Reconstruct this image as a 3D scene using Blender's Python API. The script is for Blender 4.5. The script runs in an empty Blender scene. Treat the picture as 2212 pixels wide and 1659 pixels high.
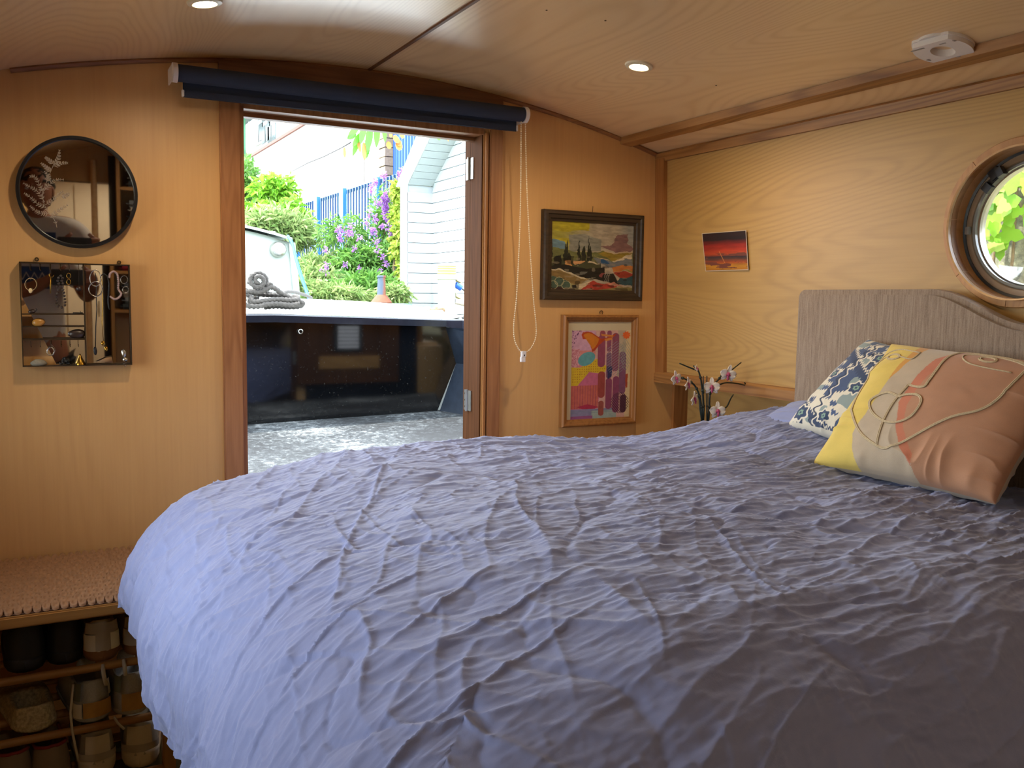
import bpy, bmesh, math, random
import numpy as np
from mathutils import Vector, Matrix
rnd = random.Random(7)
SC = bpy.context.scene
COL = SC.collection
PI = math.pi

# ---------------------------------------------------------------- camera
H = 1.33                                   # eye height above the cabin floor
FPX = 1950.0                               # focal length in pixels of the 2212 px wide frame
CX, CY = 1106.0, 829.5
def _cd(x, y):
    r = np.array([x - CX, -(y - CY), -FPX]); return r / np.linalg.norm(r)
_v1 = np.array([60.0, 632.0]); _a = _v1 - np.array([CX, CY]); _s = np.array([1, .0145])
_v2 = _v1 - (_a @ _a + FPX * FPX) / (_a @ _s) * _s
_Yc = _cd(*_v1); _Xc = _cd(*_v2); _Zc = np.cross(_Xc, _Yc)
RC = np.array([_Xc, _Yc, _Zc])
cam_d = bpy.data.cameras.new('camera'); cam = bpy.data.objects.new('camera', cam_d); COL.objects.link(cam)
M4 = Matrix([list(RC[0]) + [0], list(RC[1]) + [0], list(RC[2]) + [H], [0, 0, 0, 1]])
cam.matrix_world = M4
cam_d.sensor_width = 36; cam_d.lens = FPX * 36 / 2212; cam_d.clip_start = .005; cam_d.clip_end = 300
SC.camera = cam
def ray(x, y): return RC @ np.array([x - CX, -(y - CY), -FPX])
def onY(x, y, Y): r = ray(x, y); p = r * Y / r[1]; return Vector((p[0], p[1], p[2] + H))
def onX(x, y, X): r = ray(x, y); p = r * X / r[0]; return Vector((p[0], p[1], p[2] + H))
def onZ(x, y, Z): r = ray(x, y); p = r * (Z - H) / r[2]; return Vector((p[0], p[1], p[2] + H))

# ---------------------------------------------------------------- world, sun, lamps, exposure
W = bpy.data.worlds.new('sky'); SC.world = W; W.use_nodes = True
_bg = W.node_tree.nodes['Background']
_bg.inputs[0].default_value = (.80, .90, 1.0, 1); _bg.inputs[1].default_value = SKY = 4.2
sun_d = bpy.data.lights.new('sun', 'SUN'); sun_d.energy = 5.0; sun_d.angle = .02; sun_d.color = (1, .96, .88)
sun = bpy.data.objects.new('sun', sun_d); COL.objects.link(sun)
sun.rotation_euler = Vector((.5, -.27, -.78)).to_track_quat('-Z', 'Y').to_euler(); sun.location = (-10, 8, 20)
LAMP_W = 3.4; LAMP_COL = (1.0, .80, .56)
vs = SC.view_settings
SC.display_settings.display_device = 'sRGB'
vs.view_transform = 'Standard'; vs.look = 'None'; vs.gamma = 1; vs.use_curve_mapping = False
vs.exposure = 1.5
SC.cycles.max_bounces = 9; SC.cycles.diffuse_bounces = 5; SC.cycles.glossy_bounces = 4; SC.cycles.transmission_bounces = 6
SC.cycles.transparent_max_bounces = 12; SC.cycles.sample_clamp_indirect = 6; SC.cycles.caustics_reflective = False; SC.cycles.caustics_refractive = False
SC.cycles.use_denoising = True

# ---------------------------------------------------------------- materials
def lin(c):
    if isinstance(c, str): c = [int(c[i:i + 2], 16) for i in (0, 2, 4)]
    c = [v / 255 for v in c]
    return tuple(v / 12.92 if v <= .04045 else ((v + .055) / 1.055) ** 2.4 for v in c) + (1,)
class NT:
    def __init__(s, name):
        s.m = bpy.data.materials.new(name); s.m.use_nodes = True; s.t = s.m.node_tree
        s.b = s.t.nodes['Principled BSDF']; s.out = s.t.nodes['Material Output']
    def n(s, typ, ins=None, **kw):
        nd = s.t.nodes.new(typ)
        for k, v in kw.items(): setattr(nd, k, v)
        for k, v in (ins or {}).items(): s.set(nd.inputs[k], v)
        return nd
    def set(s, inp, v):
        if isinstance(v, bpy.types.Node): v = v.outputs[0]
        if isinstance(v, bpy.types.NodeSocket): s.t.links.new(v, inp)
        else: inp.default_value = v
    def p(s, **kw):
        for k, v in kw.items(): s.set(s.b.inputs[k.replace('_', ' ')], v)
        return s
    def math(s, op, a, b=0.0, c=None):
        nd = s.n('ShaderNodeMath', operation=op); s.set(nd.inputs[0], a); s.set(nd.inputs[1], b)
        if c is not None: s.set(nd.inputs[2], c)
        return nd
    def mix(s, f, a, b, mode='MIX'):
        nd = s.n('ShaderNodeMix', data_type='RGBA', blend_type=mode)
        s.set(nd.inputs[0], f); s.set(nd.inputs[6], a); s.set(nd.inputs[7], b); return nd.outputs[2]
    def ramp(s, f, stops):
        nd = s.n('ShaderNodeValToRGB'); s.set(nd.inputs[0], f); e = nd.color_ramp.elements
        while len(e) < len(stops): e.new(.5)
        for el, (p_, c_) in zip(e, stops): el.position = p_; el.color = c_ if len(c_) == 4 else tuple(c_) + (1,)
        return nd
    def coord(s, scale=(1, 1, 1), rot=(0, 0, 0), kind='Object'):
        tc = s.n('ShaderNodeTexCoord'); mp = s.n('ShaderNodeMapping'); s.t.links.new(tc.outputs[kind], mp.inputs[0])
        mp.inputs['Scale'].default_value = scale; mp.inputs['Rotation'].default_value = rot; return mp
    def noise(s, vec, scale, detail=3, rough=.5, dist=0.0):
        return s.n('ShaderNodeTexNoise', {'Vector': vec, 'Scale': scale, 'Detail': detail, 'Roughness': rough, 'Distortion': dist})
    def bump(s, h, strength=.3, dist=.002):
        nd = s.n('ShaderNodeBump', {'Strength': strength, 'Distance': dist, 'Height': h}); s.set(s.b.inputs['Normal'], nd); return nd
def plain(name, col, rough=.5, metal=0.0, var=.12, scale=30, bump=0.0, **kw):
    t = NT(name); c = lin(col); v = t.coord(); nz = t.noise(v, scale, 4, .6)
    dark = tuple(x * (1 - var * 1.6) for x in c[:3]) + (1,)
    t.p(Base_Color=t.mix(nz, dark, tuple(min(1, x * (1 + var)) for x in c[:3]) + (1,)), Roughness=rough, Metallic=metal)
    if bump: t.bump(nz, bump, .002)
    for k, x in kw.items(): t.set(t.b.inputs[k.replace('_', ' ')], x)
    return t.m
def wood(name, light, dark, axis='Z', ring=26, contrast=.5, rough=.42, s=1.6, along=.18, coat=0.0, fibre=.25, tilt=0.0):
    t = NT(name); sc = [1.0, 1.0, 1.0]; i = 'XYZ'.index(axis); sc[i] = along
    v = t.coord(tuple(sc), (0, 0, tilt)); n1 = t.noise(v, s, 2.5, .45, .25)
    rings = t.math('SINE', t.math('MULTIPLY', n1, ring * 6.28))
    r01 = t.math('POWER', t.math('MULTIPLY_ADD', rings, .5, .5), 2.2)
    sf = [90.0, 90.0, 90.0]; sf[i] = 3.0
    v2 = t.coord(tuple(sf)); n2 = t.noise(v2, 1.0, 4, .65)
    n3 = t.noise(t.coord((1, 1, 1)), 2.3, 3)
    f = t.math('MULTIPLY', r01, t.math('MULTIPLY', n3, contrast * 1.8))
    c1 = t.mix(f, lin(light), lin(dark))
    c2 = t.mix(t.math('MULTIPLY', n2, fibre * 1.5), c1, lin(dark), 'MULTIPLY')
    t.p(Base_Color=c2, Roughness=rough)
    if coat: t.p(Coat_Weight=coat, Coat_Roughness=.12)
    t.bump(n2, .12, .001)
    return t.m
def vcol(name, rough=.6, sheen=0.0, bump=0.0, bscale=900, coat=0.0):
    t = NT(name); a = t.n('ShaderNodeVertexColor', layer_name='paint')
    nz = t.noise(t.coord(), bscale, 2)
    t.p(Base_Color=t.mix(t.math('MULTIPLY', nz, .12), a.outputs[0], (0, 0, 0, 1)), Roughness=rough, Sheen_Weight=sheen, Coat_Weight=coat, Coat_Roughness=.08)
    if bump: t.bump(nz, bump, .001)
    return t.m
def leafm(name, c1, c2, tr=.45):
    t = NT(name); v = t.coord(); g = t.n('ShaderNodeNewGeometry'); nz = t.noise(v, 5, 2)
    f = t.math('MULTIPLY_ADD', g.outputs['Random Per Island'], .7, t.math('MULTIPLY', nz, .4))
    c = t.mix(f, lin(c1), lin(c2)); t.p(Base_Color=c, Roughness=.45)
    tn = t.n('ShaderNodeBsdfTranslucent', {'Color': c}); mx = t.n('ShaderNodeMixShader', {0: tr})
    t.t.links.new(t.b.outputs[0], mx.inputs[1]); t.t.links.new(tn.outputs[0], mx.inputs[2]); t.t.links.new(mx.outputs[0], t.out.inputs[0])
    return t.m
def glassm(name, tint=(1, 1, 1, 1), alpha=.12, rough=.02):
    t = NT(name); tr = t.n('ShaderNodeBsdfTransparent', {'Color': tint}); gl = t.n('ShaderNodeBsdfGlossy', {'Color': (1, 1, 1, 1), 'Roughness': rough})
    fr = t.n('ShaderNodeFresnel', {'IOR': 1.45}); nz = t.noise(t.coord(), 40, 3)
    f = t.math('ADD', fr, t.math('MULTIPLY', nz, alpha * .3))
    mx = t.n('ShaderNodeMixShader', {0: f}); t.t.links.new(tr.outputs[0], mx.inputs[1]); t.t.links.new(gl.outputs[0], mx.inputs[2]); t.t.links.new(mx.outputs[0], t.out.inputs[0])
    return t.m
def emit(name, col, strength):
    t = NT(name); t.p(Base_Color=col, Emission_Color=col, Emission_Strength=strength); return t.m

M = {}
M['ply'] = wood('ply_wall', 'dcae70', 'b58248', 'Z', 30, .10, .42, 1.6, .10, fibre=.2)
M['plyside'] = wood('ply_side', 'c8a05e', '94703a', 'Y', 150, .27, .45, 1.7, .14, fibre=.2)
M['plyceil'] = wood('ply_ceiling', 'f0d0a0', 'd4aa74', 'Y', 110, .32, .32, 1.5, .20, coat=.25, fibre=.15)
M['leafwood'] = wood('door_leaf_wood', '6a4224', '46290f', 'Z', 24, .4, .4, 8, .08, fibre=.5)
M['leafwood'].node_tree.nodes['Principled BSDF'].inputs['Specular IOR Level'].default_value = .08; M['leafwood'].node_tree.nodes['Principled BSDF'].inputs['Roughness'].default_value = .8
M['oak'] = wood('oak_trim_y', 'c08c50', '7a4a20', 'Y', 30, .55, .45, 6, .08, fibre=.5)
M['oakz'] = wood('oak_trim_z', 'c0874c', '8a5426', 'Z', 30, .4, .4, 6, .08, fibre=.5)
M['oakx'] = wood('oak_trim_x', 'ae784a', '6e4526', 'X', 30, .5, .45, 6, .08, fibre=.5)
M['darkwood'] = wood('header_wood', '9c6c48', '6a4428', 'X', 20, .4, .45, 3, .1, fibre=.5)
M['pine'] = wood('pine', 'b98848', '8a5c2a', 'X', 18, .4, .5, 6, .06, fibre=.3)
M['pinez'] = wood('pine_z', 'b98848', '8a5c2a', 'Z', 18, .4, .5, 6, .06, fibre=.3)
M['frameoak'] = wood('picture_oak', 'b57f45', '80522a', 'Z', 18, .4, .5, 9, .1, fibre=.4)
M['framedark'] = wood('picture_dark', '4b3a28', '1c140d', 'X', 18, .5, .5, 9, .1, fibre=.5)
M['white'] = plain('white_plastic', 'e6e0dc', .35, var=.03)
M['black'] = plain('black_metal', '0c0c0e', .4, var=.1)
M['navy'] = plain('navy_blind_fabric', '2a3448', .75, var=.12, scale=600)
M['steel'] = plain('steel', 'b8b6ae', .3, metal=.9, var=.12, scale=80)
M['brass'] = plain('brass', 'c59a45', .25, metal=1, var=.2, scale=80)
M['mirror'] = plain('mirror_glass', 'd8d8d8', .02, metal=1, var=.0)
M['darkbrass'] = plain('aged_brass', '5c4a34', .4, metal=.8, var=.2, scale=60)

# ---------------------------------------------------------------- mesh helpers
class MB:
    def __init__(s): s.v = []; s.f = []; s.sm = False
    def add(s, vs_, fs): o = len(s.v); s.v += [tuple(v) for v in vs_]; s.f += [tuple(i + o for i in f) for f in fs]; return s
    def box(s, a, b, bev=0.0):
        x0, y0, z0 = a; x1, y1, z1 = b
        if x0 > x1: x0, x1 = x1, x0
        if y0 > y1: y0, y1 = y1, y0
        if z0 > z1: z0, z1 = z1, z0
        if not bev:
            return s.add([(x0, y0, z0), (x1, y0, z0), (x1, y1, z0), (x0, y1, z0), (x0, y0, z1), (x1, y0, z1), (x1, y1, z1), (x0, y1, z1)],
                         [(0, 3, 2, 1), (4, 5, 6, 7), (0, 1, 5, 4), (1, 2, 6, 5), (2, 3, 7, 6), (3, 0, 4, 7)])
        bm = bmesh.new(); bmesh.ops.create_cube(bm, size=1)
        for v in bm.verts: v.co = Vector(((x0 + x1) / 2 + v.co.x * (x1 - x0), (y0 + y1) / 2 + v.co.y * (y1 - y0), (z0 + z1) / 2 + v.co.z * (z1 - z0)))
        bmesh.ops.bevel(bm, geom=bm.edges[:], offset=bev, segments=2, affect='EDGES')
        bm.verts.index_update(); s.add([v.co[:] for v in bm.verts], [[v.index for v in f.verts] for f in bm.faces]); bm.free(); return s
    def prism(s, poly, d):                    # poly: list of 3-D points, d: extrusion vector
        n = len(poly); p = [Vector(q) for q in poly]; d = Vector(d)
        return s.add([q[:] for q in p] + [(q + d)[:] for q in p], [tuple(range(n))[::-1], tuple(range(n, 2 * n))] + [(i, (i + 1) % n, n + (i + 1) % n, n + i) for i in range(n)])
    def cyl(s, a, b, r, r2=None, n=16, cap=True):
        a = Vector(a); b = Vector(b); r2 = r if r2 is None else r2; d = (b - a).normalized()
        u = d.orthogonal().normalized(); w = d.cross(u)
        vs_ = [(a + r * (math.cos(2 * PI * i / n) * u + math.sin(2 * PI * i / n) * w))[:] for i in range(n)] + \
              [(b + r2 * (math.cos(2 * PI * i / n) * u + math.sin(2 * PI * i / n) * w))[:] for i in range(n)]
        fs = [(i, (i + 1) % n, n + (i + 1) % n, n + i) for i in range(n)]
        if cap: fs += [tuple(range(n))[::-1], tuple(range(n, 2 * n))]
        return s.add(vs_, fs)
    def tube(s, pts, r, n=8, twist=0.0, lobes=0, cap=True):
        P = [Vector(p) for p in pts]; k = len(P); R_ = r if isinstance(r, (list, tuple)) else [r] * k
        t0 = (P[1] - P[0]).normalized(); u = t0.orthogonal().normalized(); vs_ = []; L = 0
        for i, p in enumerate(P):
            t = (P[min(i + 1, k - 1)] - P[max(i - 1, 0)]).normalized(); u = (u - t * u.dot(t)).normalized(); w = t.cross(u)
            if i: L += (p - P[i - 1]).length
            for j in range(n):
                a = 2 * PI * j / n; rr = R_[i] * (1 + (.16 * math.cos(lobes * (a - twist * L)) if lobes else 0))
                vs_.append((p + rr * (math.cos(a) * u + math.sin(a) * w))[:])
        fs = [(i * n + j, i * n + (j + 1) % n, (i + 1) * n + (j + 1) % n, (i + 1) * n + j) for i in range(k - 1) for j in range(n)]
        if cap: fs += [tuple(range(n))[::-1], tuple(range((k - 1) * n, k * n))]
        return s.add(vs_, fs)
    def lathe(s, prof, org=(0, 0, 0), axis='Z', n=32, closed=False):
        vs_ = []; k = len(prof)
        for (r, h) in prof:
            for j in range(n):
                a = 2 * PI * j / n; c, d = r * math.cos(a), r * math.sin(a)
                q = (c, d, h) if axis == 'Z' else ((h, c, d) if axis == 'X' else (d, h, c))
                vs_.append((q[0] + org[0], q[1] + org[1], q[2] + org[2]))
        rg = range(k if closed else k - 1)
        return s.add(vs_, [(i * n + j, i * n + (j + 1) % n, ((i + 1) % k) * n + (j + 1) % n, ((i + 1) % k) * n + j) for i in rg for j in range(n)])
    def ball(s, c, r, n=10, m=7):
        r = r if isinstance(r, (tuple, list)) else (r, r, r); vs_ = []
        for i in range(m + 1):
            th = PI * i / m
            for j in range(n):
                a = 2 * PI * j / n; vs_.append((c[0] + r[0] * math.sin(th) * math.cos(a), c[1] + r[1] * math.sin(th) * math.sin(a), c[2] + r[2] * math.cos(th)))
        return s.add(vs_, [(i * n + j, (i + 1) * n + j, (i + 1) * n + (j + 1) % n, i * n + (j + 1) % n) for i in range(m) for j in range(n)])
    def grid(s, P):                           # P: (n, m, 3) array of points
        n, m = P.shape[:2]; return s.add(P.reshape(-1, 3).tolist(), [(i * m + j, (i + 1) * m + j, (i + 1) * m + j + 1, i * m + j + 1) for i in range(n - 1) for j in range(m - 1)])
def wloc(o):
    L = Vector((0, 0, 0))
    while o is not None: L = L + o.location; o = o.parent
    return L
def obj(name, mb, mat, parent=None, smooth=False, at=None, **kw):
    """links the shapes of mb (world coordinates) as one mesh object; at: where its origin goes"""
    me = bpy.data.meshes.new(name)
    base = Vector(at) if at is not None else (wloc(parent) if parent else Vector((0, 0, 0)))
    if isinstance(mb, MB): vs_, fs = mb.v, mb.f
    else: vs_, fs = mb
    vs_ = [(v[0] - base[0], v[1] - base[1], v[2] - base[2]) for v in vs_]
    me.from_pydata(vs_, [], fs); me.materials.append(M[mat] if isinstance(mat, str) else mat)
    if smooth: me.polygons.foreach_set('use_smooth', [True] * len(me.polygons))
    me.update()
    o = bpy.data.objects.new(name, me); COL.objects.link(o)
    if parent: o.parent = parent; o.location = base - wloc(parent)
    else: o.location = base
    for k, v in kw.items(): o[k] = v
    if smooth and isinstance(smooth, float):
        md = o.modifiers.new('s', 'EDGE_SPLIT'); md.split_angle = smooth
    return o
def fast(name, V, F, mat, parent=None, smooth=True, paint=None, **kw):
    """big mesh from numpy arrays: V (n,3), F (m,k); paint (n,3) linear colours"""
    base = np.array(wloc(parent)) if parent else np.zeros(3)
    me = bpy.data.meshes.new(name); V = (np.asarray(V, float) - base); k = F.shape[1]
    me.vertices.add(len(V)); me.vertices.foreach_set('co', V.ravel())
    me.loops.add(F.size); me.loops.foreach_set('vertex_index', F.ravel().astype(np.int32))
    me.polygons.add(len(F)); me.polygons.foreach_set('loop_start', np.arange(0, F.size, k, dtype=np.int32))
    try: me.polygons.foreach_set('loop_total', np.full(len(F), k, dtype=np.int32))
    except Exception: pass
    me.polygons.foreach_set('use_smooth', np.full(len(F), bool(smooth)))
    me.update(calc_edges=True); me.materials.append(M[mat] if isinstance(mat, str) else mat)
    if paint is not None:
        ca = me.color_attributes.new('paint', 'FLOAT_COLOR', 'POINT')
        ca.data.foreach_set('color', np.hstack([paint, np.ones((len(paint), 1))]).astype(np.float32).ravel())
    o = bpy.data.objects.new(name, me); COL.objects.link(o)
    if parent: o.parent = parent
    for a, b in kw.items(): o[a] = b
    return o
def gfaces(n, m):
    i, j = np.meshgrid(np.arange(n - 1), np.arange(m - 1), indexing='ij'); a = (i * m + j).ravel()
    return np.stack([a, a + m, a + m + 1, a + 1], 1)
def thing(name, loc, label, cat, group=None):
    o = bpy.data.objects.new(name, None); COL.objects.link(o); o.location = loc; o.empty_display_size = .05
    o['label'] = label; o['category'] = cat
    if group: o['group'] = group
    return o
def struct(name, mb, mat, parent=None, smooth=False):
    return obj(name, mb, mat, parent, smooth, kind='structure') if not parent else obj(name, mb, mat, parent, smooth)
def ss(x, a, b):
    t = np.clip((np.asarray(x, float) - a) / (b - a), 0, 1); return t * t * (3 - 2 * t)
_rs = np.random.RandomState(5); _LT = _rs.rand(256, 256)
def vn(x, y, seed=0):
    x = np.asarray(x, float) + seed * 17.31; y = np.asarray(y, float) + seed * 9.17
    xi = np.floor(x).astype(int); yi = np.floor(y).astype(int); fx = x - xi; fy = y - yi
    fx = fx ** 3 * (fx * (fx * 6 - 15) + 10); fy = fy ** 3 * (fy * (fy * 6 - 15) + 10); L = _LT
    a = L[xi % 256, yi % 256]; b = L[(xi + 1) % 256, yi % 256]; c = L[xi % 256, (yi + 1) % 256]; d = L[(xi + 1) % 256, (yi + 1) % 256]
    return (a * (1 - fx) + b * fx) * (1 - fy) + (c * (1 - fx) + d * fx) * fy
def fbm(x, y, o=4, seed=0): return sum(vn(x * 2 ** k, y * 2 ** k, seed + k) / 2 ** k for k in range(o)) / sum(1 / 2 ** k for k in range(o))
# ================================================================ STRUCTURE
D = 2.4                                    # front bulkhead
XL = -.55; YB = -1.4; YE = -3.9            # left side, rear bulkhead, end of the galley
def cz(x): return 1.942 - .147 * (x - .83) ** 2
DX0, DX1, DZ = .492, 1.18, 1.81            # doorway
SILL = .79
def arch_prism(mb, x0, x1, zb, y0, y1, n=10, top=None):
    xs = [x0 + (x1 - x0) * i / n for i in range(n + 1)]
    mb.prism([(x0, y0, zb), (x1, y0, zb)] + [(x, y0, (top or cz)(x)) for x in xs[::-1]], (0, y1 - y0, 0))
wf = MB(); arch_prism(wf, XL - .05, DX0, 0, D, D + .075); wf.box((DX0, D, 0), (DX1, D + .075, SILL - .03)); arch_prism(wf, DX0, DX1, DZ, D, D + .075); arch_prism(wf, DX1, 1.81, 0, D, D + .075)
wf.prism([(1.81, D, 0), (1.99, D, 0), (1.99, D, 1.075), (1.84, D, 1.075), (1.815, D, 1.80), (1.81, D, 1.80)], (0, .075, 0))
struct('wall_front', wf, 'ply')
# outer cladding of the bulkhead (painted steel), seen only in reflections
M['navysteel'] = plain('blue_black_paint', '10151f', .12, var=.25, scale=60)
M['cream'] = plain('cream_paint', 'cfc6ae', .3, var=.05)
we = MB(); arch_prism(we, XL - .05, DX0 - .05, .6, D + .0751, D + .079); arch_prism(we, DX1 + .05, 1.84, .6, D + .0751, D + .079); we.box((DX0 - .05, D + .0751, DZ + .05), (DX1 + .05, D + .079, 1.90))
struct('trim_9', we, 'navysteel')
ov = MB(); xs_ = np.linspace(XL - .1, 1.98, 20); ov.grid(np.array([[(x, D + .02, cz(x) + .045), (x, D + .50, cz(x) + .055)] for x in xs_])); ov.grid(np.array([[(x, D + .50, cz(x) + .075), (x, D + .02, cz(x) + .075)] for x in xs_])); ov.grid(np.array([[(x, D + .50, cz(x) + .055), (x, D + .50, cz(x) + .075)] for x in xs_])); struct('added_sun_shade', ov, 'navysteel')  # unseen overhang, added to keep the sun off the jamb and door leaf
# ceiling: two ply sheets and the sloping edge sheet
def ceil_strip(x0, x1, y0, y1, n, up=0.0, zf=cz):
    mb = MB(); P = np.array([[(x0 + (x1 - x0) * i / n, y, zf(x0 + (x1 - x0) * i / n) + up) for y in np.linspace(y0, y1, 3)] for i in range(n + 1)]); mb.grid(P); mb.grid(P[::-1] + np.array([0, 0, .02])); return mb
cl = bpy.data.objects.new('ceiling', None); COL.objects.link(cl); cl['kind'] = 'structure'
obj('panel', ceil_strip(XL - .05, .83, YE, D + .03, 14), 'plyceil', cl, True)
obj('panel', ceil_strip(.83, 1.70, YE, D + .03, 14), 'plyceil', cl, True)
obj('panel', MB().prism([(1.69, YE, 1.835), (1.83, YE, 1.80), (1.83, YE, 1.83), (1.69, YE, 1.86)], (0, D - YE, 0)), 'plyceil', cl)
for (px, py) in ((1307, 75), (1548, 157), (1180, 62)):
    p = onZ(px, py, 1.9); p.z = cz(p.x) - .0005; obj('screw', MB().cyl(p, p - Vector((0, 0, .0012)), .0022, n=8), 'darkbrass', cl)
M['seam'] = plain('seam_strip', '6b4426', .5)
struct('trim_1', MB().prism([(.826, YE, cz(.83) - .004), (.834, YE, cz(.83) - .004), (.836, YE, cz(.83) + .003), (.824, YE, cz(.83) + .003)], (0, D - YE, 0)), 'seam')
struct('trim_2', MB().prism([(1.652, YE, cz(1.652) - .002), (1.66, YE, 1.822), (1.70, YE, 1.817), (1.706, YE, 1.836), (1.70, YE, 1.85)], (0, D - YE, 0)), 'oak')
struct('trim_3', MB().prism([(1.80, YE, 1.806), (1.793, YE, 1.80), (1.80, YE, 1.777), (1.816, YE, 1.777), (1.816, YE, 1.815)], (0, D - YE, 0)), 'oak')
tq = MB(); tq.tube([(x, D - .004, cz(x) - .004) for x in np.linspace(-.02, 1.80, 60)], .0075, 8); struct('trim_4', tq, 'oakx')
# right side: leaning cabin side with the porthole hole, gunwale ledge, lower lining
def xr(z): return 1.81 + (1.81 - z) * .034
PY, PZ = 1.175, 1.503
def wall_hole(y0, y1, z0, z1, cy, cz_, r, n=64):
    cor = [math.atan2(z - cz_, y - cy) % (2 * PI) for y in (y0, y1) for z in (z0, z1)]
    an = sorted([2 * PI * i / n for i in range(n)] + cor); inn, out = [], []
    for a in an:
        c, s = math.cos(a), math.sin(a); t = 1e9
        if abs(c) > 1e-9: t = min(t, ((y1 if c > 0 else y0) - cy) / c)
        if abs(s) > 1e-9: t = min(t, ((z1 if s > 0 else z0) - cz_) / s)
        inn.append((cy + r * c, cz_ + r * s)); out.append((cy + t * c, cz_ + t * s))
    k = len(an); mb = MB()
    mb.add([(xr(z), y, z) for y, z in inn] + [(xr(z), y, z) for y, z in out], [(i, k + i, k + (i + 1) % k, (i + 1) % k) for i in range(k)])
    mb.add([(xr(z) + .07, y, z) for y, z in inn] + [(xr(z) + .07, y, z) for y, z in out], [(i, (i + 1) % k, k + (i + 1) % k, k + i) for i in range(k)])
    return mb
wr = wall_hole(YE, D, 1.066, 1.815, PY, PZ, .157)
wr.prism([(1.835, YE, 1.066), (1.95, YE, 1.066), (1.95, YE, 0), (1.99, YE, 0), (1.99, YE, 1.09), (1.835, YE, 1.09)], (0, D - YE, 0))
struct('wall_right', wr, 'plyside')
struct('trim_5', MB().prism([(1.816, YE, 1.066), (1.816, YE, 1.094), (1.822, YE, 1.101), (1.84, YE, 1.101), (1.84, YE, 1.066)], (0, D - YE, 0)), 'oak')
struct('trim_6', MB().prism([(xr(1.8) - .014, D - .045, 1.785), (xr(1.8), D - .045, 1.785), (xr(1.1), D - .045, 1.1), (xr(1.1) - .014, D - .045, 1.1)], (0, .045, 0)), 'oakz')
struct('trim_7', MB().prism([(1.893, D - .014, 1.066), (1.95, D - .014, 1.066), (1.95, D - .014, 0), (1.893, D - .014, 0)], (0, .014, 0)), 'oakz')
# left side with an open side hatch, rear bulkhead with a doorway, floor
wl = MB(); HY0, HY1, HZ0, HZ1 = .85, 2.18, .96, 1.52
wl.box((XL - .05, YE, 0), (XL, D, HZ0)); wl.box((XL - .05, YE, HZ1), (XL, D, cz(XL) + .02)); wl.box((XL - .05, YE, HZ0), (XL, HY0, HZ1)); wl.box((XL - .05, HY1, HZ0), (XL, D, HZ1))
struct('wall_left', wl, 'plyside')
wn = bpy.data.objects.new('window_2', None); COL.objects.link(wn); wn['kind'] = 'structure'
for a, b in (((XL - .05, HY0, HZ0), (XL + .015, HY0 + .03, HZ1)), ((XL - .05, HY1 - .03, HZ0), (XL + .015, HY1, HZ1)), ((XL - .05, HY0, HZ0), (XL + .02, HY1, HZ0 + .03)), ((XL - .05, HY0, HZ1 - .03), (XL + .015, HY1, HZ1))): obj('window_frame', MB().box(a, b, .004), 'oakz', wn)
M['glass'] = glassm('clear_glass')
obj('pane', MB().box((XL - .03, HY0 + .03, HZ0 + .03), (XL - .026, HY1 - .03, HZ1 - .03)), 'glass', wn)
M['grey_panel'] = plain('grey_lining', '8a8078', .6, var=.1)
M['galley'] = plain('galley_white', 'ddd3bd', .4, var=.05)
wb = MB(); arch_prism(wb, XL, -.46, 0, YB - .05, YB); arch_prism(wb, .10, 1.81, 0, YB - .05, YB); arch_prism(wb, -.46, .10, 1.62, YB - .05, YB); wb.box((1.80, YB - .05, 0), (1.95, YB, 1.1))
struct('wall_rear', wb, 'ply')
struct('trim_8', MB().box((.06, YB, 0), (.10, YB + .03, 1.78)), 'black')
struct('wall_end', MB().box((XL, YE - .05, 0), (1.99, YE, 2.0)), 'galley')
fl = MB(); fl.box((XL - .05, YE, -.04), (1.99, D + .07, 0)); M['floor'] = wood('oak_floor', 'c8a880', 'a07e54', 'Y', 20, .4, .4, 3, .08)
struct('floor', fl, 'floor')

# ---------------------------------------------------------------- doorway: frame, architraves, two leaves folded back outside
d1 = bpy.data.objects.new('door_1', None); COL.objects.link(d1); d1['kind'] = 'structure'
M['jambpaint'] = wood('jamb_wood', 'c08a58', '925e36', 'Z', 24, .4, .4, 8, .08, fibre=.5)
obj('architrave', MB().box((DX0 - .055, D - .014, 0), (DX0 - .004, D, DZ + .012), .003), 'jambpaint', d1)
obj('architrave', MB().box((DX1 + .016, D - .014, 0), (DX1 + .057, D, DZ + .012), .003), 'jambpaint', d1)
obj('architrave_bead', MB().box((DX1 + .004, D - .010, 0), (DX1 + .012, D + .0, DZ), .001), 'oakz', d1)
hb = MB(); arch_prism(hb, DX0 - .055, DX1 + .057, DZ + .014, D - .012, D - .0005, 14, top=lambda x: cz(x) - .006); obj('header_board', hb, 'darkwood', d1)
obj('jamb', MB().box((DX0 - .004, D - .004, SILL - .03), (DX0 + .006, D + .078, DZ), .001), 'jambpaint', d1)
obj('jamb', MB().box((DX1 - .004, D + .001, SILL - .03), (DX1 + .006, D + .078, DZ), .001), 'leafwood', d1)
obj('head_jamb', MB().box((DX0, D - .004, DZ - .006), (DX1, D + .078, DZ + .012), .001), 'jambpaint', d1)
obj('head_stop', MB().box((DX0, D + .05, DZ - .016), (DX1, D + .078, DZ - .006), .001), 'oakx', d1)
obj('door_sill', MB().box((DX0, D - .01, SILL - .03), (DX1, D + .085, SILL), .003), 'steel', d1)
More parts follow.
